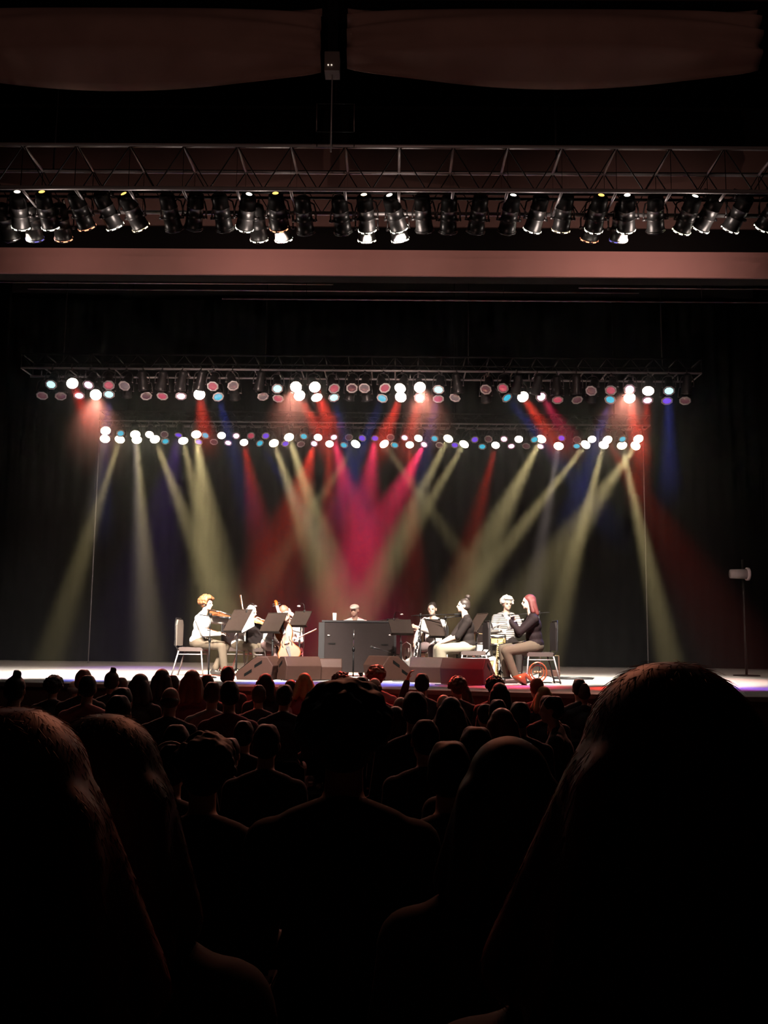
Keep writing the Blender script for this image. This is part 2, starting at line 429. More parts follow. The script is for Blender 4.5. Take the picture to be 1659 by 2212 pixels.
# (row, index) : (endpoint px, colour, power, cone degrees, elevation)
BEAMS = {
 ('T2L', 1): (130, 1350, WARM, 5200, 9, 48), ('T2L', 2): (325, 1350, WARM, 5200, 9, 48), ('T2L', 3): (470, 1300, WARM, 5600, 11, 50),
 ('T2U', 2): (310, 1320, PALE, 2600, 9, 46),
 ('T2L', 5): (440, 1150, WARM, 3600, 16, 56), ('T2U', 6): (450, 1150, WARM, 4200, 20, 50),
 ('T2L', 11): (705, 1280, WARM, 5200, 14, 50), ('T2U', 12): (690, 1150, WARM, 5200, 16, 50),
 ('T2L', 17): (670, 1110, WARM, 2600, 11, 50), ('T2L', 18): (915, 1080, WARM, 2600, 10, 50),
 ('T2U', 23): (880, 1120, WARM, 4600, 14, 52), ('T2L', 24): (900, 1130, WARM, 4600, 14, 54),
 ('T2U', 29): (1070, 1140, WARM, 5200, 17, 52), ('T2L', 30): (1190, 1060, PALE, 2600, 9, 50),
 ('T2L', 32): (1010, 1290, WARM, 11000, 9, 50), ('T2L', 33): (1215, 1300, WARM, 10000, 9, 50), ('T2L', 34): (1440, 1400, WARM, 11000, 8, 48),
 ('T2L', 35): (1290, 1080, WARM, 3600, 16, 46),
 ('T2L', 0): (160, 1300, WARM, 500, 12, 46), 
 ('T1U', 1): (215, 960, RED, 660, 16, 38), ('T1L', 9): (445, 960, RED, 600, 16, 36), ('T1L', 14): (715, 980, RED, 1610, 15, 38), ('T1U', 14): (745, 1000, RED, 1610, 15, 36),
 ('T1L', 20): (815, 980, RED, 1610, 15, 38), ('T1L', 21): (880, 960, RED, 1050, 15, 38), ('T1L', 26): (1200, 960, RED, 1610, 14, 36), ('T1L', 27): (1250, 980, MAG, 560, 16, 36),
 ('T1L', 32): (1378, 960, RED, 1819, 14, 38), ('T1U', 32): (1388, 980, RED, 1800, 13, 52),
 ('T1L', 4): (228, 950, BLUE, 780, 13, 55), ('T1L', 10): (500, 960, BLUE, 600, 14, 54), ('T1L', 16): (745, 950, BLUE, 960, 13, 54), ('T1L', 19): (790, 950, BLUE, 960, 13, 54),
 ('T1L', 25): (1170, 950, BLUE, 1200, 13, 54), ('T1L', 31): (1290, 950, BLUE, 960, 13, 54), ('T1U', 33): (1445, 1000, BLUE, 660, 13, 52), ('T1U', 21): (925, 950, BLUE, 780, 13, 54),
 ('T2L', 9): (570, 1200, RED, 1400, 17, 46), ('T2L', 15): (710, 1080, RED, 2400, 13, 46), ('T2L', 20): (888, 1080, RED, 1900, 12, 46), ('T2L', 26): (1035, 1100, RED, 1700, 12, 46),
 ('T2U', 15): (770, 1160, MAG, 2900, 22, 46), ('T2L', 21): (810, 1160, MAG, 4200, 22, 46), ('T2L', 14): (600, 1240, RED, 1500, 26, 44),
 ('T2U', 33): (1395, 1090, RED, 600, 20, 44), ('T2U', 18): (785, 1130, MAG, 2700, 24, 48), ('T2L', 10): (600, 1020, BLUE, 540, 12, 50),
 ('T1U', 13): (620, 960, ROSE, 420, 40, 34), ('T1U', 20): (930, 960, ROSE, 420, 40, 34), ('T1L', 3): (205, 960, ROSE, 420, 40, 34), ('T1U', 31): (1340, 960, ROSE, 420, 40, 34),
 ('T2U', 5): (300, 1380, VIO, 350, 40, 64),
}
def lamp_row(key, rows, Y, scale, elev, rowname, dz):
    for i, (px, py, k) in enumerate(rows):
        P = at(px, py, Y)
        b = BEAMS.get((key, i))
        if b:
            tgt = beam_target(P, b[0], b[1], b[5]); d = (tgt - P).normalized()
        elif k == 'D':
            d = Vector((random.uniform(-.3, .3), .55 + random.uniform(-.2, .2), -1))
        else:
            d = Vector((random.uniform(-.28, .28) + (-.0006 * (px - 829)) * .4, -math.cos(R(elev)), -math.sin(R(elev))))
        colour = KIND[k][0]
        o = par_lamp(P, d, k, scale * (1.18 if k == 'V' else 1), '%s lamp, %d from left, %s' % (colour, i + 1, rowname), 'lamps on the ' + rowname.split(' row of the ')[1])  # blazing lamps enlarged to imitate their glare
        if b:
            c, pw, deg = b[2], b[3], b[4]
            spot(P + d.normalized() * .21 * scale, P + d.normalized() * 3, pw * K_BEAM, c, deg * (.72 if c in (WARM, PALE) else .8), 1.0, size=.07)
lamp_row('T1U', T1_UP, 18.0, .92, 48, 'top row of the front stage truss', 0)
lamp_row('T1L', T1_LO, 18.25, .92, 60, 'bottom row of the front stage truss', 0)
lamp_row('T2U', T2_UP, 22.8, .84, 46, 'top row of the rear stage truss', 0)
lamp_row('T2L', T2_LO, 23.02, .84, 54, 'bottom row of the rear stage truss', 0)
# short lamp bars under each truss that the rows clamp on to
for (T, Y, z, xa, xb, nm) in ((T1, 18.25, 6.66, -7.1, 5.75, 'front'), (T2, 23.02, 6.74, -7.1, 6.02, 'rear')):
    n = 9; L = (xb - xa) / n
    for i in range(n):
        o = MB().cyl((0, 0, 0), (L * .88, 0, 0), .02, n=8).build('lamp_bar', M_alu, None, loc=(xa + i * L, Y, z))
        for q in (.15, .75): MB().cyl((L * q, 0, 0), (L * q, 0, .12), .012, n=6).build('hanger', M_alu, o)
        tag(o, 'short lamp bar %d from the left under the %s stage truss' % (i + 1, nm), 'lamp bar', 'lamp bars')

# lamps on the truss over the audience, seen from behind: (rear px, front px, rear glow, rim glow)
H_LAMPS = [((0, 440), (16, 490), 0, 0), ((37, 414), (45, 484), 'w', 'w'), ((64, 440), (72, 492), 0, 'b'), ((90, 414), (108, 482), 'a', 'w'), ((126, 440), (134, 492), 0, 'r'), ((158, 414), (188, 490), 0, 'r'),
 ((212, 414), (250, 491), 0, 'w'), ((267, 418), (303, 488), 'a', 'y'), ((358, 416), (376, 494), 0, 0), ((425, 414), (418, 490), 0, 0), ((472, 416), (486, 496), 0, 0),
 ((538, 419), (529, 485), 'w', 'w'), ((552, 440), (558, 497), 0, 'w'), ((595, 417), (602, 486), 'a', 'r'), ((600, 440), (610, 499), 0, 'w'), ((652, 423), (660, 497), 0, 0), ((731, 423), (741, 498), 0, 0),
 ((786, 420), (793, 490), 'y', 'w'), ((790, 440), (792, 502), 0, 'w'), ((841, 421), (861, 489), 'w', 'w'), ((850, 440), (862, 503), 0, 'w'), ((911, 418), (917, 496), 0, 0), ((971, 420), (968, 499), 0, 0), ((1040, 420), (1027, 500), 0, 0),
 ((1109, 421), (1095, 497), 'w', 0), ((1173, 419), (1149, 498), 0, 'w'), ((1225, 417), (1211, 498), 0, 'y'), ((1299, 421), (1284, 488), 'a', 'w'), ((1290, 440), (1277, 498), 0, 'r'),
 ((1355, 421), (1353, 488), 'w', 'w'), ((1345, 440), (1338, 500), 0, 'b'), ((1416, 419), (1416, 498), 0, 0), ((1502, 423), (1474, 494), 'w', 'Y'), ((1553, 420), (1514, 492), 0, 'w'), ((1617, 420), (1577, 494), 0, 'w'), ((1690, 420), (1652, 484), 0, 'w')]
HG = {'w': ('white', (1, .93, .75), 6), 'y': ('warm', (1, .75, .45), 4), 'a': ('amber', (1, .55, .12), 2.2), 'r': ('reddish', (1, .35, .18), 2.5), 'b': ('bluish', (.25, .22, .9), .8), 'Y': ('yellow white', (1, .95, .55), 16)}
hc = MB().lathe([(.0, .30), (.055, .297), (.085, .275), (.094, .23), (.096, .13), (.101, .128), (.101, .118), (.096, .116), (.097, .02), (.102, .018), (.102, .008), (.098, .0), (.102, -.11), (.108, -.112), (.110, -.13), (.102, -.13), (.09, -.03), (.0, -.02)], 24)
ME_HC = hc.mesh('can')
ME_VENT = MB().lathe([(.0, .304), (.03, .303), (.036, .299), (.036, .296)], 16).mesh('rear_vent')
# the slit between can and gel frame: two glowing arcs
def arcs():
    mb = MB(); n = 40
    for (a0, a1) in ((-200, -105), (-95, -10), (20, 70)):
        base = len(mb.v); K = 10
        for i in range(K + 1):
            t = R(a0 + (a1 - a0) * i / K)
            for r, z in ((.112, -.128), (.112, -.142)): mb.v.append((r * math.cos(t), r * math.sin(t), z))
        for i in range(K): b = base + 2 * i; mb.f.append((b, b + 2, b + 3, b + 1))
    return mb.mesh('light_slit')
ME_SLIT = arcs()
def hframe():
    mb = MB()
    mb.lathe([(.106, -.130), (.118, -.130), (.118, -.150), (.100, -.150)], 8)
    return mb.mesh('gel_frame')
ME_HF = hframe()
KEYS = []
for i, (a, b, rg, fg) in enumerate(H_LAMPS):
    back_row = a[1] == 440
    Yr = 10.98 if back_row else 10.74
    A = at(a[0], a[1], Yr); B = at(b[0], b[1], Yr + (.22 if back_row else .30))
    d = (B - A).normalized()
    C = A + d * .30
    words_ = ('with %s glowing front slit' % HG[fg][0]) if fg else 'with dark front'
    if rg: words_ += ' and %s rear' % HG[rg][0]
    t = thing('stage_lamp', 'black lamp %s, %d from left, audience truss' % (words_, i + 1), 'stage lamp', C, 0, 'lamps on the truss over the audience')
    q = d.to_track_quat('-Z', 'Y')
    link(ME_HC, 'can', M_can, t, rot=q); link(ME_HF, 'gel_frame', M_can, t, rot=q)
    link(ME_LENS, 'lens', lens_mat('G' if not fg else 'W'), t, rot=q)
    if rg: link(ME_VENT, 'rear_vent', mat('vent glow ' + HG[rg][0], (.1, .1, .1), emit=HG[rg][1], strength=HG[rg][2]), t, rot=q)
    if fg: link(ME_SLIT, 'light_slit', mat('slit glow ' + HG[fg][0], (.1, .1, .1), emit=HG[fg][1], strength=HG[fg][2]), t, rot=q)
    pan = math.atan2(-d.x, d.y)
    link(ME_YOKE, 'yoke', M_yoke, t, rot=(0, 0, pan)); link(ME_CLAMP, 'clamp', M_yoke, t, rot=(0, 0, pan))
    KEYS.append((C + d * .18, d, fg, back_row))
for y_, lab in ((10.96, 'long pipe inside the truss over the audience, front lamps clamped to it'), (11.1, 'long pipe inside the truss over the audience, rear lamps clamped to it')):
    o = MB().cyl((-6.7, y_, 6.95), (6.7, y_, 6.95), .018, n=8).build('lamp_pipe', M_blackmetal); tag(o, lab, 'pipe')
# light escaping all round from the slits of the lit house lamps, catching the truss above them
for i in (1, 6, 11, 17, 19, 25, 29, 33):
    L = bpy.data.lights.new('slit_light', 'POINT'); L.energy = 5 * K_SLIT; L.color = (1, .84, .74); L.shadow_soft_size = .05
    o = bpy.data.objects.new('slit_light', L); COL.objects.link(o); o.location = KEYS[i][0] + Vector((.12, -.22, -.02))
# key light: the lit house lamps with a warm white beam on the players
key_targets = {1: (-3.2, 16.6), 6: (-2.6, 16.6), 11: (-1.9, 16.6), 17: (-.8, 17.2), 19: (.7, 16.8), 25: (1.2, 16.2), 29: (1.9, 16.2), 32: (2.4, 16.6)}
for i, (x, y) in key_targets.items():
    P = KEYS[i][0]
    spot(P, (x, y, STAGE + .9), 4200 * K_KEY, (1, .86, .72), 19, .9, size=.05)
# spill of the house lamps on the fascia and the front of the stage trusses
for i in (3, 11, 19, 27, 33):
    P = KEYS[i][0] + Vector((0, .12, -.05))
    spot(P, (P.x, 16.0, 6.9), 55 * K_FASCIA, (1, .62, .55), 110, 1, size=.08)
for i in (6, 13, 20, 29):
    P = KEYS[i][0]
    spot(P, (P.x * 1.1, 18.0, 3.6), 2100 * K_FRONT, (1, .74, .64), 56, .5, size=.06)
# broad wash of the house lamps on the stage floor
for i, x in ((1, -6.6), (8, -4.4), (12, -2.2), (19, .2), (25, 2.2), (31, 4.6)):
    P = KEYS[i][0]
    spot(P, (x, 16.6, STAGE), 5200 * K_FLOOR, (1, .90, .80), 32, 1, size=.08)
# the red and blue gelled house lamps on the stage edge
for i, tg, c, pw in ((28, (1.6, 14.2, STAGE + .2), (1, .06, .10), 2600), (5, (-1.0, 13.6, STAGE - .3), (1, .12, .10), 700), (2, (-6.8, 15.5, STAGE), (.45, .10, 1), 2600), (30, (4.6, 14.6, STAGE), (.75, .10, .75), 1500)):
    spot(KEYS[i][0], tg, pw, c, 22, 1, size=.06)
# added red-brown rim fill placed by the house lamps, aimed at the nearest rows
for i in (14, 19, 24):
    P = KEYS[i][0] + Vector((0, -.25, -.15))
    spot(P, (0, .9, 1.3), 420 * K_RIM_FILL, (1, .30, .16), 44, 1, size=.08)
# invented lamp high on the unseen rear wall, added to light the ceiling cloths
swag_fill = thing('swag_fill_lamp', 'added unseen lamp on the rear wall that lights the ceiling swags', 'lamp', (0, -3.7, 6.6))
MB().cyl((0, -.15, 0), (0, .12, .02), .09, .11, 16).build('can', M_can, swag_fill)
MB().box((0, -.2, 0), (.05, .22, .05)).build('wall_bracket', M_can, swag_fill)
spot(Vector((0, -3.55, 6.65)), (0, 10, 9.0), 330 * K_SWAG_FILL, (1, .60, .50), 48, .4, parent=swag_fill)

# ------------------------------------------------------------------ people
M_skin = mat('skin', (.62, .40, .30), .55, var=.08)
M_skin_pale = mat('pale skin', (.72, .50, .40), .55, var=.06)
M_eye = mat('dark eye', (.03, .02, .02), .2)
def ik(a, b, l1, l2, pole):
    a = Vector(a); b = Vector(b); d = b - a; L = min(d.length, (l1 + l2) * .995)
    d = d.normalized(); b = a + d * L
    x = (l1 * l1 - l2 * l2 + L * L) / (2 * L); h = math.sqrt(max(0, l1 * l1 - x * x))
    p = Vector(pole); p = (p - d * p.dot(d)).normalized()
    return a + d * x + p * h, b
def seated_joints(seat=.46, lean=8, side=0, twist=0, lh=(-.12, .36, .62), rh=(.12, .36, .62), lf=(-.13, .50, .08), rf=(.13, .50, .08), yaw=0, nod=0, tilt=0, tall=1.0, elbow_out=.6):
    J = {}
    P = Vector((0, 0, seat + .10)); J['P'] = P
    Rl = Matrix.Rotation(R(side), 3, 'Y') @ Matrix.Rotation(-R(lean), 3, 'X') @ Matrix.Rotation(R(twist), 3, 'Z')
    up = lambda x, y, z: P + Rl @ Vector((x, y, z * tall))
    J['W'] = up(0, 0, .14); J['C'] = up(0, 0, .30); J['N'] = up(0, .0, .46); J['H0'] = up(0, .01, .52)
    J['R'] = Rl
    Rh = Matrix.Rotation(R(yaw), 3, 'Z') @ Matrix.Rotation(R(tilt), 3, 'Y') @ Matrix.Rotation(-R(nod), 3, 'X')
    J['Rh'] = Rh; J['H'] = J['H0'] + Rh @ Vector((0, .03, .135))
    for s, nm, hand, foot in ((-1, 'l', lh, lf), (1, 'r', rh, rf)):
        S = up(s * .182, 0, .395); J[nm + 'S'] = S
        E_, Hn = ik(S, hand, .29, .26, (s * elbow_out, -.35, -.8)); J[nm + 'E'] = E_; J[nm + 'H'] = Hn
        hip = P + Vector((s * .09, .02, -.01)); J[nm + 'T'] = hip
        A = Vector(foot); K, A = ik(hip, A, .45, .43, (s * .12, 1, .9)); J[nm + 'K'] = K; J[nm + 'A'] = A
    return J
def hand_prims(mb, wrist, d, palm_n, side, curl=50):
    """palm, four unequal bent fingers and a thumb from the side of the palm"""
    d = Vector(d).normalized(); n = Vector(palm_n); n = (n - d * n.dot(d)).normalized(); s = d.cross(n) * side
    pc = wrist + d * .05
    M3 = Matrix((s, d, n)).transposed()
    mb.ell(pc, (.040, .052, .017), rot=M3, n=10, m=7)
    for k, (off, L) in enumerate(((-.029, .070), (-.010, .080), (.010, .075), (.028, .058))):
        b = wrist + d * .088 + s * off
        a = R(curl * .5); c = R(curl * 1.35)
        m_ = b + (d * math.cos(a) + n * math.sin(a)) * L * .5
        e = m_ + (d * math.cos(c) + n * math.sin(c)) * L * .5
        mb.cap(b, m_, .0095, .009, 6); mb.cap(m_, e, .009, .008, 6)
    b = wrist + d * .03 - s * .036
    m_ = b + (d * .6 - s * .8 + n * .3).normalized() * .04
    mb.cap(b, m_, .012, .011, 6); mb.cap(m_, m_ + (d + n * .5).normalized() * .03, .011, .009, 6)
def head_prims(mb, J, fem=False):
    H, Rh = J['H'], J['Rh']
    h = lambda x, y, z: H + Rh @ Vector((x, y, z))
    mb.ell(H + Rh @ Vector((0, -.005, .02)), (.075, .093, .088), rot=Rh)
    mb.ell(h(0, .025, -.045), (.058, .066, .068), rot=Rh)
    mb.ell(h(0, .062, -.088), (.026, .024, .020), rot=Rh, n=8, m=6)
    mb.ell(h(0, .078, .018), (.052, .018, .014), rot=Rh, n=8, m=6)
    mb.cap(h(0, .086, .005), h(0, .104, -.026), .008, .013, 8)
    mb.ell(h(0, .084, -.056), (.022, .012, .010), rot=Rh, n=8, m=6)
    for s in (-1, 1): mb.ell(h(s * .076, -.008, -.01), (.010, .020, .032), rot=Rh, n=8, m=6)
    mb.cap(J['N'] - Vector((0, 0, .03)), h(0, -.012, -.07), .056, .050, 12)
def body_mesh(J, voxel=.009, hands=True, curl=(50, 50)):
    mb = MB(); Rl = J['R']
    mb.ell(J['P'], (.165, .125, .12)); mb.ell(J['W'], (.14, .105, .14), rot=Rl); mb.ell(J['C'], (.162, .112, .16), rot=Rl)
    for k in 'lr': mb.cap(J['N'] - Rl @ Vector((0, 0, .035)), J[k + 'S'], .058, .055); mb.cap(J['N'] + Rl @ Vector((0, -.015, .035)), J['N'].lerp(J[k + 'S'], .6) + Vector((0, 0, .01)), .045, .05)
    head_prims(mb, J)
    for s, k in ((-1, 'l'), (1, 'r')):
        mb.cap(J[k + 'S'], J[k + 'E'], .050, .038); mb.cap(J[k + 'E'], J[k + 'H'], .038, .026)
        mb.cap(J[k + 'T'], J[k + 'K'], .088, .056); mb.cap(J[k + 'K'], J[k + 'A'], .056, .038)
        A = J[k + 'A']; fd = J[k + 'T'].lerp(J[k + 'K'], 1) - J[k + 'T']; fd.z = 0; fd = fd.normalized() if fd.length > .1 else Vector((0, 1, 0))
        mb.cap(A - fd * .03 - Vector((0, 0, .03)), A + fd * .15 - Vector((0, 0, .045)), .036, .028)
        if hands:
            d = (J[k + 'H'] - J[k + 'E']).normalized()
            hand_prims(mb, J[k + 'H'], d, J.get(k + 'n', Vector((0, 0, -1)) + d * .01), s, curl[0 if k == 'l' else 1])
    return mb.remesh('person_body', voxel, 3)
def shirt_mesh(J, sleeve=1.0, e=.016, long=0.0, voxel=.014):
    mb = MB(); Rl = J['R']
    mb.ell(J['P'] + Vector((0, 0, .03)), (.165 + e, .125 + e, .10 + e)); mb.ell(J['W'], (.145 + e, .11 + e, .14), rot=Rl); mb.ell(J['C'], (.166 + e, .116 + e, .155), rot=Rl)
    for k in 'lr': mb.cap(J['N'] - Rl @ Vector((0, 0, .045)), J[k + 'S'], .060 + e, .056 + e); mb.cap(J['N'] + Rl @ Vector((0, -.015, .018)), J['N'].lerp(J[k + 'S'], .6) + Vector((0, 0, .005)), .046 + e * .7, .052 + e)
    if long: mb.cap(J['P'] + Vector((0, 0, .05)), (J['lK'] + J['rK']) * .5 * long + J['P'] * (1 - long), .18, .17)
    for k in 'lr':
        mb.cap(J[k + 'S'], J[k + 'E'], .052 + e, .042 + e)
        if sleeve > .5: mb.cap(J[k + 'E'], J[k + 'E'].lerp(J[k + 'H'], .93), .042 + e * .9, .032 + e * .5)
    return mb.remesh('shirt', voxel, 3)
def trouser_mesh(J, e=.014, voxel=.014):
    mb = MB()
    mb.ell(J['P'] - Vector((0, 0, .01)), (.165 + e, .128 + e, .11 + e))
    for k in 'lr':
        mb.cap(J[k + 'T'], J[k + 'K'], .090 + e, .060 + e); mb.cap(J[k + 'K'], J[k + 'K'].lerp(J[k + 'A'], .9), .060 + e, .044 + e)
    return mb.remesh('trousers', voxel, 3)
def skirt_mesh(J):
    mb = MB(); P = J['P']
    mb.ell(P, (.18, .14, .12))
    for k in 'lr': mb.cap(J[k + 'T'], J[k + 'K'], .10, .085)
    mk = (J['lK'] + J['rK']) * .5; ma = (J['lA'] + J['rA']) * .5
    mb.cap((J['lT'] + J['rT']) * .5, mk, .11, .10)
    for k in 'lr': mb.cap(J[k + 'K'], J[k + 'K'].lerp(J[k + 'A'], .8) , .085, .10)
    mb.cap(mk, mk.lerp(ma, .8), .09, .11)
    return mb.remesh('skirt', .015, 4)
def shoe_mesh(J, k):
    A = J[k + 'A']; fd = J[k + 'K'] - J[k + 'T']; fd.z = 0; fd = fd.normalized() if fd.length > .1 else Vector((0, 1, 0))
    mb = MB(); mb.cap(A - fd * .035 - Vector((0, 0, .03)), A + fd * .16 - Vector((0, 0, .045)), .045, .036)
    mb.cap(A + Vector((0, 0, .02)), A - Vector((0, 0, .03)), .044, .044)
    return mb.remesh('shoe', .012, 2)
def hair_mesh(J, style, seed=0, voxel=.011):
    rnd = random.Random(seed); H, Rh = J['H'], J['Rh']; mb = MB()
    h = lambda x, y, z: H + Rh @ Vector((x, y, z))
    def E(c, r): mb.ell(h(*c), r, rot=Rh)
    top = (.083, .098, .088)
    if style == 'bald':
        E((0, -.035, -.012), (.083, .080, .055))
        return mb.remesh('hair', voxel, 3)
    if style == 'cap':
        E((0, -.008, .052), (.090, .108, .060)); mb.ell(h(0, .10, .045), (.065, .05, .010), rot=Rh)
        return mb.remesh('flat_cap', voxel, 2)
    E((0, -.018, .034), top); E((0, -.045, -.01), (.080, .072, .07))
    if style in ('bun', 'topknot'):
        b = (.0, -.062, .150) if style == 'bun' else (.02, -.035, .135)
        E(b, (.046, .046, .044) if style == 'bun' else (.036, .036, .034))
        for _ in range(7): E((b[0] + rnd.uniform(-.03, .03), b[1] + rnd.uniform(-.03, .03), b[2] + rnd.uniform(-.03, .03)), .016)
    if style == 'short':
        for _ in range(6): E((rnd.uniform(-.025, .025), rnd.uniform(-.06, .02), .082), .042)
    if style in ('curly', 'afro'):
        rr = .019 if style == 'curly' else .026
        for _ in range(300):
            a = rnd.uniform(0, 2 * PI); z = rnd.uniform(-.35, 1)
            q = Vector((math.cos(a) * math.sqrt(1 - z * z), math.sin(a) * math.sqrt(1 - z * z), z))
            if q.y > .45 and q.z < .45: continue
            q *= rnd.uniform(.96, 1.16)
            E((q.x * (.085 + rr * .4), q.y * (.10 + rr * .4) - .015, q.z * (.085 + rr * .4) + .035), rr * rnd.uniform(.7, 1.15))
    if style in ('curly', 'afro'): return mb.remesh('hair', voxel * .75, 1)
    if style in ('long', 'longwide'):
        wd = 1.0 if style == 'long' else 1.25
        for s in (-1, 0, 1):
            mb.cap(h(s * .052, -.05, .0), H + Vector((s * .085 * wd, 0, 0)) + (J['C'] - J['N']) * 1.25 + J['R'] @ Vector((0, -.085, .02)), .055, .042)
        for s in (-1, 1):
            mb.cap(h(s * .070, -.01, .02), H + Vector((s * .115 * wd, 0, 0)) + (J['C'] - J['N']) * 1.05 + J['R'] @ Vector((0, -.03, .02)), .028, .035)
    return mb.remesh('hair', voxel, 3)
def person(label, loc, rz, J, skin, shirt, legs, hair_style, hair_m, seed=0, sleeve=1.0, shoes=M_plastic, scale=1.0, long=0, skirt=False, group=None, hair_name=None, curl=(50, 50), cat='person'):
    t = thing('person', label, cat, loc, rz, group); t.scale = (scale,) * 3
    link(body_mesh(J, curl=curl), 'body', skin, t)
    link(shirt_mesh(J, sleeve, long=long), 'shirt', shirt, t)
    if skirt: link(skirt_mesh(J), 'skirt', legs, t)
    else: link(trouser_mesh(J), 'trousers', legs, t)
    for k in 'lr': link(shoe_mesh(J, k), 'shoe', shoes, t)
    hm = hair_mesh(J, hair_style, seed)
    link(hm, hair_name or ('flat_cap' if hair_style == 'cap' else 'hair'), hair_m, t)
    for s in (-1, 1): MB().ell(J['H'] + J['Rh'] @ Vector((s * .031, .077, -.002)), .011, n=8, m=6).build('eye', M_eye, t)
    return t

# ---- audience: nine seated viewers built once, then copied
hair_mats = {'dark': mat('dark hair', (.020, .013, .010), .55, var=.3, scale=40), 'brown': mat('brown hair', (.10, .045, .025), .5, var=.3, scale=40),
 'red': mat('auburn hair', (.28, .08, .035), .45, var=.25, scale=40), 'blond': mat('blond hair', (.45, .27, .12), .5, var=.2, scale=40), 'grey': mat('grey hair', (.35, .32, .30), .6, var=.2, scale=40)}
cloth = {'dark': mat('dark shirt cloth', (.03, .03, .035), .85), 'red': mat('wine shirt cloth', (.22, .03, .05), .85), 'blue': mat('navy shirt cloth', (.03, .05, .12), .85), 'light': mat('pale shirt cloth', (.40, .38, .36), .85), 'pink': mat('dusty pink shirt cloth', (.45, .18, .20), .85)}
AUD = {}
def aud_proto(style, variant):
    key = (style, variant)
    if key in AUD: return AUD[key]
    lean, yaw, nod, tw = ((6, 0, 0, 0), (2, 14, 4, 3), (10, -12, 2, -3))[variant]
    J = seated_joints(lean=lean, yaw=yaw, nod=nod, twist=tw, lh=(-.10, .34, .60), rh=(.10, .34, .60))
    if style == 'phone': J = seated_joints(lean=4, rh=(.02, .34, 1.18), lh=(-.16, .30, 1.24), elbow_out=.15)
    bk = ('body', variant, style == 'phone')
    if bk not in AUD:
        AUD[bk] = (body_mesh(J, .012), shirt_mesh(J, 1.0), trouser_mesh(J, voxel=.02))
    hs = 'short' if style in ('phone',) else style
    AUD[key] = AUD[bk] + (hair_mesh(J, hs, variant + 3),)
    return AUD[key]
M_dktrousers = mat('dark trousers', (.025, .025, .03), .9)
def seat_meshes():
    s = MB().box((0, .0, .42), (.46, .44, .10)).mesh('cushion', False)
    b = MB(); b.prism([(-.24, .30), (.24, .30), (.24, .60), (.16, .66), (-.16, .66), (-.24, .60)], -.30, -.23)
    p = MB().box((0, -.02, .20), (.06, .30, .40)).box((0, -.02, .01), (.30, .34, .02))
    return s, b.mesh('backrest', False), p.mesh('pedestal', False)
SEAT = seat_meshes(); M_seat = mat('dark theatre seat cloth', (.005, .003, .003), 1.0, spec=.05)
TAKEN = []
def put_audience(px, py, wpx, style, hc, cc, label, variant=0, dd=None):
    hw = {'long': .20, 'longwide': .24, 'curly': .21, 'afro': .25}.get(style, .178)
    Y = dd or F * hw / wpx
    if not dd:
        for dy in (0, .9, -.9, 1.8, -1.8, 2.7, -2.7, 3.6, -3.6):
            y = round((Y - 1.7) / .9) * .9 + 1.7 + dy
            x = at(px, py, y).x
            if y < 1.6 or y > edge_y(x) - (1.2 if style == 'phone' else .9): continue
            if all(abs(y - b) > .3 or abs(x - a) > .47 for a, b in TAKEN): break
        else:
            y = edge_y(x) - 1.4
        Y = y; TAKEN.append((x, Y))
    top = at(px, py, Y)
    fz = floor_z(Y)
    sc = max(.90, min(1.10, (top.z - fz) / 1.36))
    base = top.z - 1.345 * sc          # a taller or lower seat makes up the rest
    t = thing('audience_member', label, 'person', (top.x, Y, base), 0, 'seated audience'); t.scale = (sc,) * 3
    b, s, tr, h = aud_proto(style, variant)
    link(b, 'body', M_skin, t); link(s, 'shirt', cloth[cc], t); link(tr, 'trousers', M_dktrousers, t)
    link(h, 'hair', hair_mats[hc], t)
    st = thing('theatre_seat', 'dark theatre seat lost in shadow beneath the seated audience', 'theatre seat', (top.x, Y, fz), 0, 'theatre seats')
    zs = (base + .46 * sc - fz) / .47
    for me, nm in zip(SEAT, ('cushion', 'backrest', 'pedestal')):
        o = link(me, nm, M_seat, st); o.scale = (1, 1, max(.55, zs))
    return t
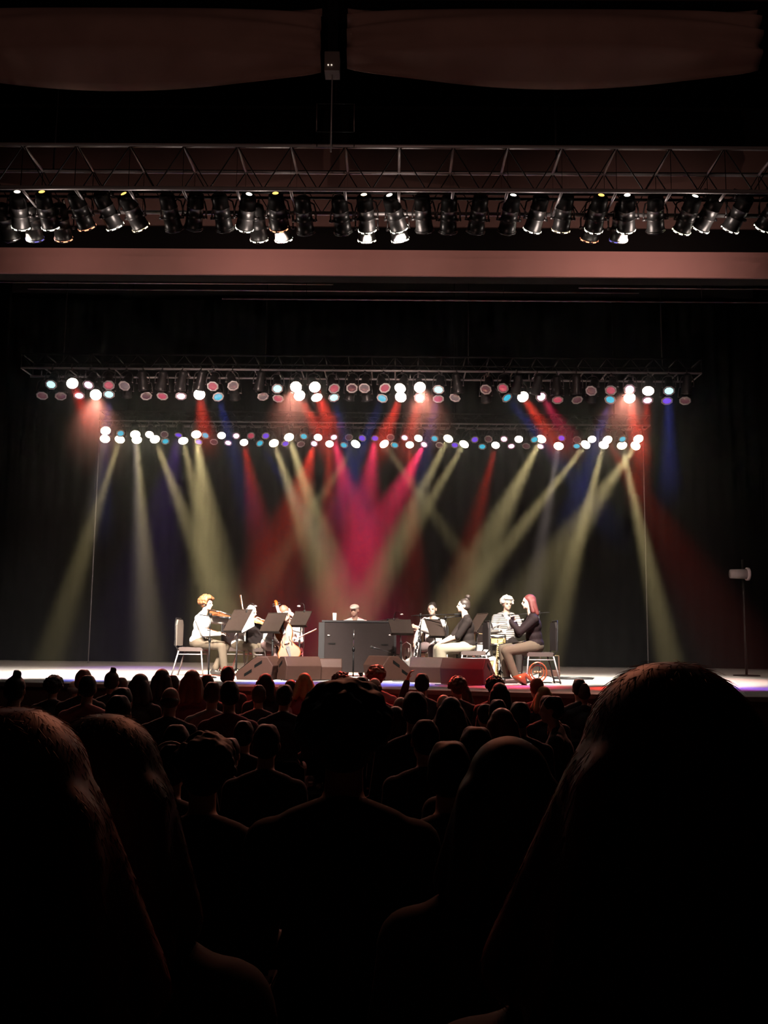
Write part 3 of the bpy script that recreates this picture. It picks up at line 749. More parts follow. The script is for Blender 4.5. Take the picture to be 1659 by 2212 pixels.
A = [ # px, top py, width, style, hair, shirt, label, variant
 (26,1457,46,'topknot','dark','dark','audience member with piled-up hair at the far left edge, before the stage',0),
 (114,1461,40,'curly','dark','dark','curly dark head just left of the pale balding head, far left rows',1),
 (154,1466,35,'bald','grey','dark','balding head lit on its right side, far left rows',2),
 (176,1444,30,'short','red','dark','short pinkish-lit hair showing above the darker head, left rows',0),
 (188,1457,32,'short','dark','pink','dark head above bare pink-lit shoulders, left rows',1),
 (238,1448,31,'topknot','dark','dark','head with a small round bun on top, against the white stage',0),
 (262,1462,31,'short','brown','dark','rounded brown head just right of the bun wearer',1),
 (296,1451,37,'long','dark','dark','tall smooth long-haired head against the bright stage at left',2),
 (347,1442,31,'long','dark','dark','tall dark long-haired head left of the red-lit long hair',0),
 (373,1457,33,'short','dark','red','dark rounded head between two tall long-haired viewers',1),
 (412,1444,31,'long','red','red','long hair glowing red, below the curly violinist chair',0),
 (447,1456,29,'short','dark','dark','small dark head under the crossed legs of the curly violinist',1),
 (488,1436,29,'short','dark','dark','bearded dark head reaching up to the second violinist legs',2),
 (456,1471,41,'short','brown','light','brown-haired viewer in a pale shirt with wide lit shoulders',0),
 (496,1469,34,'short','dark','red','short dark hair above a dark red plaid shirt collar',1),
 (403,1479,33,'short','dark','light','viewer turned sideways beside the pale shirted shoulders',2),
 (364,1479,43,'bald','brown','dark','bald patch head with yellowish rim, left middle rows',0),
 (252,1481,38,'short','dark','dark','dark head directly below the bun wearer',2),
 (250,1499,42,'short','dark','blue','dim head lowest of the three stacked at the left',0),
 (373,1499,40,'long','dark','dark','dark long hair below the bald patch head',1),
 (524,1555,55,'short','dark','dark','round dark head with thin grey rim left of the big rimmed head',0),
 (380,1563,60,'short','dark','dark','barely visible round head at left, above the white headband',1),
 (365,1606,80,'band','dark','dark','dark head wearing a bright white headband, left',0),
 (440,1594,118,'curly','dark','dark','large dark curly head right of the white headband',1),
 (487,1592,64,'short','dark','dark','faint dark head tucked right of the large curly head',2),
 (572,1452,32,'long','dark','dark','long dark hair in front of the pair of floor wedges at left',0),
 (559,1478,37,'short','brown','dark','brown-rimmed head below the long dark hair at left of centre',1),
 (611,1476,30,'short','dark','dark','small dark head left of the long falling hair',2),
 (627,1466,28,'long','dark','pink','narrow long dark hair next to the glowing orange hair',0),
 (657,1451,33,'longwide','blond','red','long glowing orange-blond hair at left of centre',0),
 (710,1470,29,'short','brown','dark','small brown head left of the grey-brown curly head',1),
 (734,1453,29,'curly','brown','dark','grey-brown curly head before the piano back',2),
 (782,1460,38,'short','dark','dark','wide dark head below the microphone stand of the piano',0),
 (811,1460,28,'bald','brown','red','reddish bald head beside the wide dark head',1),
 (813,1439,34,'curly','red','pink','tousled curly head rising into the middle floor wedge',0),
 (601,1498,47,'longwide','brown','dark','long hair with brown rim, left of the big central silhouette',1),
 (573,1562,72,'short','dark','dark','big round head with grey rim light, left of the central silhouette',0),
 (743,1490,236,'afro','dark','dark','huge central black silhouette of bushy hair and shoulders',0),
 (866,1501,32,'bald','grey','dark','shiny bald head right of the central silhouette',0),
 (856,1523,44,'long','dark','dark','dim long hair hugging the right of the central silhouette',1),
 (912,1453,31,'phone','dark','dark','viewer with both hands raised taking a picture',0),
 (990,1463,28,'curly','brown','dark','brown curly head before the dark red wedge',1),
 (1002,1476,33,'long','dark','dark','dark hair falling right of the brown curly head',0),
 (961,1496,33,'bald','grey','dark','bald head with bright top rim, right of the viewer taking a picture',1),
 (975,1501,50,'longwide','dark','dark','wide dark long hair below the bald head with bright rim',2),
 (897,1491,42,'short','dark','dark','dark head below the raised hands',0),
 (1070,1461,26,'curly','dark','dark','spiky-haired head before the right end of the wedges',2),
 (1081,1472,41,'long','dark','dark','tall dark long hair below the seated trumpeter knees',0),
 (1050,1519,32,'short','dark','dark','dark head with thin left rim between two rows, right of centre',1),
 (1077,1508,38,'short','dark','dark','dark rounded head below the tall dark long hair',2),
 (1087,1526,45,'long','red','dark','reddish long hair with lit left edge, right of centre',0),
 (1126,1514,50,'short','dark','dark','large dark round head right of the reddish long hair',0),
 (1162,1463,30,'short','red','red','head with red-lit hair right below the french horn',1),
 (1177,1480,33,'longwide','blond','dark','blond hair lit from the left below the red-lit head',0),
 (1184,1500,30,'short','dark','dark','dark head right under the blond hair',2),
 (1254,1465,27,'short','dark','dark','lone head against the white stage at far right',0),
 (1262,1474,28,'short','brown','dark','brown head just below the lone head at far right',1),
 (1214,1501,56,'profile','dark','dark','viewer turned sideways, face lit, beside the huge right silhouette',0),
 (922,1552,42,'short','dark','dark','small round head with grey left rim, lower middle',1),
 (1203,1554,50,'short','brown','dark','head with lit left edge beside the huge right silhouette',2),
 (1032,1567,64,'short','dark','dark','big dark head in the lower middle, right of the curly one',0),
 (980,1576,48,'curly','dark','dark','curly dark head in the lower middle rows',1),
 (972,1597,92,'short','dark','dark','broad dim head with thin left rim, lower middle',2),
 (1110,1583,96,'long','dark','dark','broad dark shape with sloping shoulder, lower right of middle',0),
 (890,1590,74,'long','dark','dark','dim long-haired head right under the central silhouette',1),
]
for (px, py, wp, st, hcx, cc, lab, va) in A:
    s2 = {'band': 'short', 'profile': 'short'}.get(st, st)
    t = put_audience(px, py, wp, s2, hcx, cc, lab, va)
    if st == 'profile': t.rotation_euler.z = R(75)
    if st == 'band':
        mb = MB(); pts = []
        J = seated_joints(lean=6); 
        for i in range(13):
            a = PI * i / 12
            pts.append(J['H'] + J['Rh'] @ Vector((.092 * math.cos(a), -.045, .035 + .098 * math.sin(a))))
        MB().tube(pts, .009, 6).build('headband', mat('glossy white plastic', (.8, .8, .8), .3), t)
# the three nearest viewers, big dark shapes at the frame's sides
def strands(J, t, seed, m, n=900, long=True):
    rnd = random.Random(seed); mb = MB(); vs = J['hair'].vertices
    for _ in range(n * 9):
        v0 = vs[rnd.randrange(len(vs))]; nrm = v0.normal
        dn = Vector((0, 0, -1)) + Vector((rnd.uniform(-.35, .35), rnd.uniform(-.35, .35), 0)); dn = (dn - nrm * dn.dot(nrm))
        if dn.length < .15: dn = Vector((rnd.uniform(-1, 1), rnd.uniform(-1, .3), 0))
        dn.normalize(); L = rnd.uniform(.006, .015); p0 = v0.co - nrm * .001
        lift = rnd.uniform(.04, .24)
        pts = [p0, p0 + (dn + nrm * lift) * L * .5, p0 + (dn + nrm * lift * .8) * L, p0 + (dn + nrm * lift * .4) * L * 1.6]
        mb.tube(pts, [.0003, .0003, .0002, .0001], 3)
    return mb.build('loose_hair', m, t)
near = [((-2, 1503), 1.05, 'longwide', 'red', 'huge dark long-haired head with reddish rim at the left edge', (0, 0, 0), 430),
        ((205, 1524), 1.42, 'long', 'brown', 'tall dark viewer with shoulder, beside the huge head at the left edge', (-6, 0, 0), 330),
        ((1478, 1398), 1.02, 'longwide', 'red', 'huge dark long-haired silhouette filling the right edge', (8, 0, 0), 430)]
for (p, Y, st, hcx, lab, (yaw, nod, tilt), n) in near:
    J = seated_joints(lean=2, yaw=yaw, nod=nod, tilt=tilt)
    top = at(p[0], p[1], Y); fz = floor_z(Y); sc = 1.16 if p[0] > 1000 else 1.08
    base = top.z - 1.348 * sc
    t = thing('audience_member', lab, 'person', (top.x, Y, base), 0, 'seated audience'); t.scale = (sc,) * 3
    link(body_mesh(J, .01), 'body', M_skin, t); link(shirt_mesh(J), 'shirt', cloth['dark'], t); link(trouser_mesh(J, voxel=.02), 'trousers', M_dktrousers, t)
    J['hair'] = hair_mesh(J, st, 5); link(J['hair'], 'hair', hair_mats[hcx], t)
    strands(J, t, int(p[0]) + 5, hair_mats[hcx], 700)
    st_ = thing('theatre_seat', 'dark theatre seat lost in shadow beneath the seated audience', 'theatre seat', (top.x, Y, fz), 0, 'theatre seats')
    zs = (base + .46 * sc - fz) / .47
    for me, nm in zip(SEAT, ('cushion', 'backrest', 'pedestal')):
        o = link(me, nm, M_seat, st_); o.scale = (1, 1, max(.5, zs))

# ------------------------------------------------------------------ stage players and their things
M_white = mat('white shirt cloth', (.80, .78, .74), .85, var=.04, scale=20)
M_offwhite = mat('striped pale cloth', (.62, .60, .56), .85, var=.25, scale=30)
M_khaki = mat('khaki trousers', (.085, .064, .042), .9)
M_greyt = mat('grey trousers', (.16, .12, .12), .9)
M_blackcl = mat('black stage cloth', (.014, .010, .009), .85, spec=.2)
M_brass = mat('brass', (.90, .68, .36), .25, .6, var=.05)
M_silver = mat('silver plate', (.90, .88, .84), .25, .5, var=.03)
M_copper = mat('rose brass', (.90, .30, .14), .28, .6, var=.05)
M_wood_or = mat('orange varnished wood', (.24, .052, .003), .4, var=.2, scale=12)
M_wood_dk = mat('dark varnished wood', (.16, .055, .02), .3, var=.2, scale=12)
M_paper = mat('white paper', (.85, .84, .80), .8, var=.03)
M_desk = mat('black music desk', (.018, .011, .008), .7, spec=.2)
M_leather = mat('black shoe leather', (.03, .025, .022), .4)
M_cab = mat('dark brown wedge paint', (.060, .026, .018), .6, bump=.1, spec=.3)
M_grille = mat('black grille', (.003, .003, .003), .8, spec=.1)
M_striped = mat('striped shirt cloth', (.30, .28, .26), .85)
_nt = M_striped.node_tree; _w = _nt.nodes.new('ShaderNodeTexWave'); _w.bands_direction = 'Z'; _w.inputs['Scale'].default_value = 9
_r = _nt.nodes.new('ShaderNodeMix'); _r.data_type = 'RGBA'; _r.inputs[6].default_value = (.03, .03, .03, 1); _r.inputs[7].default_value = (.5, .48, .45, 1)
_nt.links.new([n for n in _nt.nodes if n.type == 'TEX_COORD'][0].outputs['Object'], _w.inputs['Vector']); _nt.links.new(_w.outputs['Fac'], _r.inputs[0]); _nt.links.new(_r.outputs[2], _nt.nodes['Principled BSDF'].inputs['Base Color'])
def gx(px, Y): return at(px, 1380, Y).x
def sitter(label, px, Y, rz, shirt, legs, hair, hm, seed=0, skin=M_skin_pale, scale=1.0, **kw):
    pk = {k: kw.pop(k) for k in ('sleeve', 'long', 'skirt', 'hair_name', 'curl', 'normals', 'shoes') if k in kw}
    J = seated_joints(**kw)
    for k, v in (pk.pop('normals', None) or {}).items(): J[k] = Vector(v)
    pk.setdefault('shoes', M_leather)
    t = person(label, (gx(px, Y), Y, STAGE), R(rz), J, skin, shirt, legs, hair, hm, seed, scale=scale, group='musicians on stage', **pk)
    return t, J
def banquet_chair(px, Y, rz, label, pale=False):
    t = thing('banquet_chair', label, 'chair', (gx(px, Y), Y, STAGE), R(rz), 'musicians chairs')
    MB().box((0, 0, .435), (.42, .42, .05)).box((0, 0, .46), (.38, .38, .03)).build('seat', mat('grey brown seat cloth', (.07, .05, .045), .8), t, smooth=False)
    b = MB().prism([(-.19, .50), (.19, .50), (.20, .84), (.14, .93), (-.14, .93), (-.20, .84)], -.27, -.23); b.build('backrest', mat('beige back cloth', (.16, .13, .105), .8) if pale else mat('dark back cloth', (.014, .010, .010), .8, spec=.2), t, smooth=False)
    fr = MB().tube([(-.21, -.19, .43), (-.21, -.25, .50), (-.21, -.26, .86), (-.15, -.27, .95), (.15, -.27, .95), (.21, -.26, .86), (.21, -.25, .50), (.21, -.19, .43)], .012, 8)
    fr.build('back_frame', M_blackmetal, t)
    for sx in (-1, 1):
        MB().tube([(sx * .20, .19, .42), (sx * .20, .23, 0)], .012, 8).build('leg', M_alu, t)
        MB().tube([(sx * .20, -.19, .42), (sx * .20, -.30, 0)], .012, 8).build('leg', M_alu, t)
        MB().cyl((sx * .20, .20, .36), (sx * .20, -.21, .36), .009).build('stretcher', M_alu, t)
    return t
def music_stand(px, Y, rz, zc, label, wd=.50, tiltd=-35, ht=.36):
    """desk centre at height zc above the stage; rz turns the desk"""
    t = thing('music_stand', label, 'music stand', (gx(px, Y), Y, STAGE), R(rz), 'music stands')
    M_ = Matrix.Translation((0, 0, zc)) @ Matrix.Rotation(R(tiltd), 4, 'X')
    d = MB().box((0, 0, 0), (wd, .008, ht), M_).box((0, .03, -ht / 2), (wd, .06, .008), M_).box((0, .0, ht / 2), (wd, .02, .008), M_)
    d.build('desk', M_desk, t, smooth=False)
    MB().box((0, .02, -.05), (.05, .02, .08), M_).cyl((0, .02, zc - .08), (0, -.01, .55), .010).build('inner_tube', M_chrome, t)
    MB().cyl((0, -.01, .60), (0, -.01, .10), .015).build('outer_tube', M_blackmetal, t)
    MB().ell((0, -.01, .60), .022).build('height_knob', M_blackmetal, t)
    for k in range(3):
        a = 2 * PI * k / 3 + .5
        MB().tube([(0, -.01, .14), (.14 * math.cos(a), .14 * math.sin(a), .09), (.24 * math.cos(a), .24 * math.sin(a), .012)], .009, 6).build('leg', M_blackmetal, t)
    return t, M_
def stand_lamp(t, M_, x, label, bend=1, ht=.34):
    W_ = t.matrix_world if False else (Matrix.Translation(t.location) @ Matrix.Rotation(t.rotation_euler.z, 4, 'Z'))
    o = thing('clip_lamp', label, 'lamp', W_ @ (M_ @ Vector((x, 0, ht / 2))), t.rotation_euler.z, 'clip lamps on the music stands')
    MB().box((0, 0, 0), (.03, .03, .05)).build('clip', M_blackmetal, o)
    MB().tube([(0, 0, .02), (bend * .01, .0, .09), (bend * .04, .01, .13), (bend * .09, .02, .14), (bend * .14, .03, .11)], .005, 6).build('gooseneck', M_blackmetal, o)
    MB().ell((bend * .155, .033, .09), (.035, .022, .016)).build('lamp_shade', M_silver, o)
    return o
def sheet(t, M_, x, w, h, label, dz=0.0, rot=0):
    W_ = Matrix.Translation(t.location) @ Matrix.Rotation(t.rotation_euler.z, 4, 'Z')
    me = MB().box((0, .008, dz), (w, .002, h), Matrix.Rotation(rot, 4, 'Y')).mesh('sheet_music', False)
    o = link(me, 'sheet_music', M_paper); o.matrix_world = W_ @ M_ @ Matrix.Translation((x, 0, 0))
    return tag(o, label, 'sheet music', 'sheet music')
def mic_stand(px, Y, pole_h, label, boom=None, round_base=False, top_rz=0, mic_label=None, mic_at=None):
    """boom: list of two points relative to the pole foot"""
    t = thing('microphone_stand', label, 'microphone stand', (gx(px, Y), Y, STAGE), 0, 'microphone stands')
    MB().cyl((0, 0, .05), (0, 0, pole_h * .62), .013).build('outer_tube', M_blackmetal, t)
    MB().cyl((0, 0, pole_h * .6), (0, 0, pole_h), .008).build('inner_tube', M_chrome, t)
    MB().cyl((0, 0, pole_h * .6 - .03), (0, 0, pole_h * .6 + .03), .022).build('clutch', M_blackmetal, t)
    if round_base: MB().lathe([(.0, .035), (.03, .034), (.13, .015), (.135, .0), (.0, .0)], 24).build('base', M_blackmetal, t)
    else:
        for k in range(3):
            a = 2 * PI * k / 3 + .3
            MB().cyl((0, 0, .12), (.30 * math.cos(a), .30 * math.sin(a), .012), .008).build('leg', M_blackmetal, t)
    if boom:
        MB().cyl(boom[0], boom[1], .008).build('boom_arm', M_blackmetal, t)
        MB().cyl((0, 0, pole_h - .03), (0, 0, pole_h + .03), .022).build('swivel', M_blackmetal, t)
        e = Vector(boom[1]); d = (e - Vector(boom[0])).normalized()
        if mic_label:
            o = thing('microphone', mic_label, 'microphone', t.location + e, 0, 'microphones')
            MB().cyl((0, 0, 0), d * .14, .013, .017, 12).build('handle', M_plastic, o)
            MB().ell(d * .16, (.025, .025, .025)).build('grille_head', mat('dark steel mesh', (.10, .10, .10), .4, .7), o)
    return t
def wedge(px, Y, rz, label, s=1.0, w=.60):
    t = thing('floor_monitor', label, 'stage monitor', (gx(px, Y), Y, STAGE), R(rz), 'floor monitors'); t.scale = (s,) * 3
    prof = [(-.26, 0), (.27, 0), (.30, .10), (-.03, .36), (-.20, .36), (-.30, .22)]
    mb = MB(); n = len(prof)
    mb.v = [(-w / 2, y, z) for y, z in prof] + [(w / 2, y, z) for y, z in prof]
    mb.f = [(i, (i + 1) % n, n + (i + 1) % n, n + i) for i in range(n)] + [tuple(range(n - 1, -1, -1)), tuple(range(n, 2 * n))]
    o = mb.build('cabinet', M_cab, t, smooth=False)
    bv = o.modifiers.new('b', 'BEVEL'); bv.width = .012; bv.segments = 2
    g = MB(); a = Vector((0, .30, .10)); b = Vector((0, -.03, .36)); nrm = Vector((0, .26, .33)).normalized() * .012
    g.v = [tuple(Vector((x, 0, 0)) + p + nrm) for x in (-w / 2 + .03, w / 2 - .03) for p in (a.lerp(b, .06), a.lerp(b, .94))]; g.f = [(0, 1, 3, 2)]
    go = g.build('grille', M_grille, t, smooth=False); sm = go.modifiers.new('s', 'SOLIDIFY'); sm.thickness = .01
    for sx in (-1, 1):
        for (y, z) in ((-.06, .25), (.10, .115)):
            hb = MB(); x0 = sx * (w / 2 + .003)
            pts = [(y - .065, z + .055), (y + .055, z - .02), (y + .055, z - .065), (y - .065, z + .005)]
            hb.v = [(x0, p, q) for p, q in pts] + [(x0 - sx * .004, p, q) for p, q in pts]
            hb.f = [(0, 1, 2, 3), (7, 6, 5, 4), (0, 4, 5, 1), (1, 5, 6, 2), (2, 6, 7, 3), (3, 7, 4, 0)]
            hb.build('handle_recess', M_grille, t, smooth=False)
    return t
def fiddle(name, label, cat, S, M_, wood, group=None):
    """violin-family body in its own frame: body in XZ, neck up +Z, front towards -Y. S = body length"""
    t = thing(name, label, cat, (0, 0, 0), 0, group); t.matrix_world = M_
    half = [(0, 0), (.12, .005), (.24, .05), (.285, .14), (.27, .25), (.20, .34), (.155, .42), (.15, .50), (.18, .57), (.215, .66), (.225, .76), (.19, .88), (.10, .97), (.03, 1.0)]
    poly = [(x * S, z * S) for x, z in half] + [(-x * S, z * S) for x, z in reversed(half[1:])]
    th = .12 * S
    o = MB().prism(poly, -th / 2, th / 2).build('body', wood, t, smooth=False)
    bv = o.modifiers.new('b', 'BEVEL'); bv.width = .02 * S; bv.segments = 2
    MB().box((0, -.0 * S, 1.17 * S), (.075 * S, .06 * S, .40 * S)).build('neck', wood, t, smooth=False)
    MB().box((0, -th / 2 - .05 * S, 1.02 * S), (.07 * S, .02 * S, .72 * S), Matrix.Translation((0, 0, 0))).build('fingerboard', M_plastic, t, smooth=False)
    MB().tube([(0, .0, 1.36 * S), (0, .0, 1.48 * S), (0, .03 * S, 1.53 * S), (0, .07 * S, 1.50 * S), (0, .05 * S, 1.46 * S)], [.05 * S, .045 * S, .04 * S, .035 * S, .03 * S], 8).build('scroll', wood, t)
    for sx in (-1, 1):
        MB().cyl((sx * .02 * S, 0, 1.42 * S), (sx * .10 * S, 0, 1.42 * S), .012 * S).cyl((sx * .02 * S, 0, 1.47 * S), (sx * .09 * S, 0, 1.47 * S), .012 * S).build('pegs', M_plastic, t)
        f = MB().tube([(sx * .10 * S, -th / 2 - .004 * S, .58 * S), (sx * .085 * S, -th / 2 - .004 * S, .50 * S), (sx * .12 * S, -th / 2 - .004 * S, .42 * S), (sx * .11 * S, -th / 2 - .004 * S, .35 * S)], .010 * S, 5); f.build('sound_hole', M_plastic, t)
    MB().box((0, -th / 2 - .04 * S, .46 * S), (.12 * S, .015 * S, .09 * S)).build('bridge', M_wood_or, t, smooth=False)
    MB().prism([(-.05 * S, .34 * S), (.05 * S, .34 * S), (.02 * S, .03 * S), (-.02 * S, .03 * S)], -th / 2 - .05 * S, -th / 2 - .03 * S).build('tailpiece', M_plastic, t, smooth=False)
    for k in range(4):
        x = (-.03 + .02 * k) * S
        MB().cyl((x * .8, -th / 2 - .05 * S, .30 * S), (x, -th / 2 - .085 * S, .47 * S), .0015).cyl((x, -th / 2 - .085 * S, .47 * S), (x * .6, -.06 * S, 1.40 * S), .0015, n=4).build('string', M_silver, t)
    return t
def bow(a, b, label, group=None):
    a = Vector(a); b = Vector(b); t = thing('bow', label, 'bow', a, 0, 'string bows')
    d = b - a; u = d.orthogonal().normalized() * .022
    MB().tube([(0, 0, 0), d * .5 + u * .3, d], [.006, .005, .004], 6).build('stick', M_wood_dk, t)
    MB().cyl(u, d + u, .004, n=5).build('bow_hair', M_paper, t)
    MB().box(u * .5 + d * .04, (.02, .02, .035)).build('frog', M_plastic, t)
    return t
def local(t, p): return Matrix.Translation(t.location) @ Matrix.Rotation(t.rotation_euler.z, 4, 'Z') @ Vector(p)
def basis(loc, zdir, ydir):
    z = Vector(zdir).normalized(); y = Vector(ydir); y = (y - z * y.dot(z)).normalized(); x = y.cross(z)
    M3 = Matrix((x, y, z)).transposed().to_4x4(); return Matrix.Translation(loc) @ M3

# --- curly-haired violinist, far left, turned to the right
Y1 = 16.4
banquet_chair(418, Y1 + .02, -93, 'beige-backed chair at the far left under the curly-haired violinist', True)
p1, J1 = sitter('person with curly ginger hair in a white shirt playing violin, far left on stage', 428, Y1, -100, M_white, M_khaki, 'afro', mat('ginger hair', (.26, .10, .04), .6, var=.3, scale=40), 3,
    scale=1.0, lean=10, yaw=-6, nod=2, lh=(-.20, .62, .92), rh=(.12, .44, .70), lf=(-.02, .30, .10), rf=(.10, .52, .08), normals={'ln': (.9, 0, .3)}, elbow_out=.5)
ch = local(p1, J1['H'] + Vector((-.02, .03, -.13))); hd = local(p1, J1['lH'] + Vector((0, .05, .02)))
fd = (hd - ch).normalized()
fiddle('violin', 'violin tucked under the chin of the curly-haired player', 'violin', .36, basis(ch + fd * .01, fd, Vector((.1, .35, -1))), M_wood_dk, 'violins')
rhp = local(p1, J1['rH'] + Vector((0, .08, .0)))
bow(rhp, at(432, 1352, Y1 - .3), 'violin bow held low by the curly-haired player')
mic_stand(453, 15.7, 1.0, 'dark straight microphone stand in front of the curly-haired violinist', boom=((-.18, .0, 1.0), (.14, .05, .97)), round_base=True, mic_label='microphone pointing right in front of the curly-haired violinist')
# --- white-haired violinist
Y2 = 16.95
banquet_chair(520, Y2 + .05, -112, 'chair hidden behind the legs of the white-haired violinist')
p2, J2 = sitter('person with white hair playing violin behind the leftmost music stand', 517, Y2, -118, M_white, M_khaki, 'short', mat('white hair', (.85, .82, .78), .7, var=.05, scale=40), 4,
    lean=22, yaw=4, nod=12, scale=.93, lh=(-.22, .70, .84), rh=(.24, .46, .98), lf=(-.12, .42, .08), rf=(.12, .50, .08), normals={'ln': (.9, 0, .3)}, shoes=M_leather)
ch = local(p2, (J2['H'] + Vector((-.02, .04, -.12))) * .93); hd = local(p2, J2['lH'] * .93 + Vector((0, 0, .02))); fd = (hd - ch).normalized()
fiddle('violin', 'violin of the white-haired player, neck reaching right of the music stand', 'violin', .36, basis(ch, fd, Vector((0, .35, -1))), mat('pale varnished wood', (.55, .30, .14), .3, var=.2), 'violins')
rhp = local(p2, J2['rH'] * .93 + Vector((0, .03, .05)))
bow(at(527, 1338, 16.5), at(518, 1285, 16.6), 'violin bow raised upright above the white-haired violinist')
# --- cellist
Y3 = 16.6
banquet_chair(574, Y3 + .1, -128, 'dark chair under the bowed cellist')
p3, J3 = sitter('person with dark red hair bowed over a cello, in a white top', 583, Y3, -132, M_white, mat('mauve grey trousers', (.17, .105, .10), .9), 'short', mat('dark ginger hair', (.22, .08, .05), .5, var=.3, scale=40), 8,
    lean=26, yaw=8, nod=30, scale=.95, lh=(-.20, .42, 1.02), rh=(.30, .50, .58), lf=(-.30, .46, .08), rf=(.30, .44, .08), normals={'ln': (.2, -1, 0)})
ct = at(629, 1425, 15.9); ct.z = STAGE + .28
sc_ = at(600, 1316, 16.1)
fiddle('cello', 'orange cello standing before the bowed player', 'cello', .68, basis(ct, sc_ - ct, Vector((-.15, 1, 0))), M_wood_or)
MB()
ep = MB().cyl(ct, (ct.x + .06, ct.y - .02, STAGE), .006).build('cello_endpin', M_chrome); tag(ep, 'steel spike under the orange cello', 'endpin')
bow(at(634, 1384, 15.95), at(684, 1360, 15.9), 'pale cello bow sticking out to the right of the cello')
# --- pale-haired player behind the cellist
Y4 = 17.7
p4, J4 = sitter('person with pale hair mostly hidden behind the cellist and a music stand', 626, Y4, 175, M_offwhite, M_blackcl, 'short', mat('pale grey hair', (.60, .52, .46), .6), 9,
    lean=22, yaw=-10, nod=20, scale=.92, lh=(-.10, .42, .66), rh=(.16, .40, .60))
banquet_chair(626, Y4 + .02, 175, 'chair hidden behind the cello under the pale-haired player')
# --- music stands
s1, m1 = music_stand(513, 16.1, -35, .93, 'leftmost music stand, tilted desk before the white-haired violinist', wd=.42, ht=.42)
stand_lamp(s1, m1, .10, 'clip lamp curling over the leftmost music stand', 1)
sheet(s1, m1, .20, .24, .32, 'white sheets of music spilling from the leftmost music stand', -.06, R(-35))
s2, m2 = music_stand(590, 15.9, -35, .90, 'second music stand from the left, before the cellist', wd=.42)
s3, m3 = music_stand(648, 16.0, -35, .97, 'third music stand from the left, right of the cello scroll', wd=.36, ht=.27)
stand_lamp(s3, m3, .02, 'clip lamp bent left over the third music stand', -1, .27)
s4, m4 = music_stand(866, 16.3, 22, .86, 'wide music stand right of the piano', wd=.40, ht=.27)
stand_lamp(s4, m4, -.10, 'clip lamp over the wide music stand by the piano', 1, .27)
s5, m5 = music_stand(940, 16.0, 28, .84, 'music stand before the clarinet player', wd=.30, ht=.32)
s6, m6 = music_stand(1030, 16.1, -70, .93, 'music stand seen edge-on right of the woman in a loose dark top', wd=.42)
# --- wedges
wedge(562, 15.4, 82, 'leftmost floor monitor, seen from its side with two dark slots', 1.0)
wedge(642, 15.5, 30, 'floor monitor in front of the cello, slots on its left end')
wedge(707, 15.7, 4, 'floor monitor left of the piano microphone stand', .92, .52)
wedge(842, 15.9, -58, 'floor monitor right of the piano with a pale slotted side', 1.05)
wedge(937, 15.2, -14, 'dark red-lit floor monitor right of the tall clarinet', 1.05)
wedge(1012, 14.6, -24, 'nearest floor monitor, dark red, below the seated woman', 1.05, .64)
wedge(1186, 18.4, 172, 'floor monitor alone at the right rear of the group', 1.05, .36)
# --- piano (seen from behind) and its player
Yp = 16.9
pt = thing('piano', 'big black upright keyboard cabinet seen from behind at centre stage', 'piano', (gx(776, Yp), Yp, STAGE))
W2 = .60
MB().box((0, .02, .50), (2 * W2, .03, .86)).build('back_panel', mat('dull black violet panel', (.0085, .0045, .0042), .6, bump=.05, spec=.2), pt, smooth=False)
for sx in (-1, 1): MB().box((sx * (W2 + .02), .27, .48), (.04, .55, .92)).build('side_panel', M_plastic, pt, smooth=False)
MB().box((0, .17, .945), (2 * W2 + .10, .36, .03)).build('lid', M_plastic, pt, smooth=False)
MB().box((0, .45, .68), (2 * W2, .28, .06)).build('keybed', M_plastic, pt, smooth=False)
kk = MB()
for k in range(44): kk.box((-W2 + .035 + k * .0265, .50, .72), (.024, .15, .02))
kk.build('keyboard', M_paper, pt, smooth=False)
for (x, z) in ((-.47, .56), (.44, .55)): MB().box((x, -.0, z), (.12, .012, .022)).build('handle_slot', M_grille, pt, smooth=False)
for (x, z) in ((-.53, .70), (.53, .715)): MB().ell((x, -.005, z), (.025, .012, .012)).build('latch', M_silver, pt)
for sx in (-1, 1):
    for y in (.03, .48): MB().cyl((sx * W2 * .9 - .02, y, .03), (sx * W2 * .9 + .02, y, .03), .03).build('caster', M_grille, pt)
sidebox = MB().box((0, .22, .46), (.10, .5, .92)).build('side_cabinet', M_plastic, None, smooth=False, loc=(gx(694.5, Yp), Yp + .02, STAGE)); tag(sidebox, 'narrow black cabinet against the left side of the piano', 'cabinet')
p5, J5 = sitter('person in a pale flat cap and white shirt behind the piano', 767, 17.75, 180, M_white, M_blackcl, 'cap', mat('cream cap cloth', (.75, .70, .62), .8), 2,
    lean=12, yaw=-14, nod=10, scale=.97, lh=(-.22, .46, .74), rh=(.22, .46, .74), hair_name='flat_cap')
st = thing('piano_stool', 'black stool behind the piano', 'stool', (gx(767, 17.75), 17.75, STAGE))
MB().lathe([(.0, .47), (.18, .47), (.2, .45), (.2, .40), (.0, .39)], 20).build('seat', M_plastic, st)
for k in range(4): a = PI / 4 + k * PI / 2; MB().cyl((.12 * math.cos(a), .12 * math.sin(a), .40), (.2 * math.cos(a), .2 * math.sin(a), 0), .013).build('leg', M_blackmetal, st)
g = thing('drinking_glass', 'pale drinking glass standing on the left end of the piano', 'glass', (gx(722, Yp + .15), Yp + .15, STAGE + .96))
MB().lathe([(.030, .0), (.036, .13), (.033, .13), (.027, .008), (.0, .008)], 20).build('tumbler', mat('milky glass', (.8, .78, .72), .1, var=.02), g)
MB().lathe([(.0, .012), (.026, .012), (.030, .085), (.0, .085)], 20).build('drink', mat('cloudy drink', (.65, .45, .40), .3), g)
ms = mic_stand(764, 15.6, .80, 'slim microphone stand in front of the piano back', round_base=True)
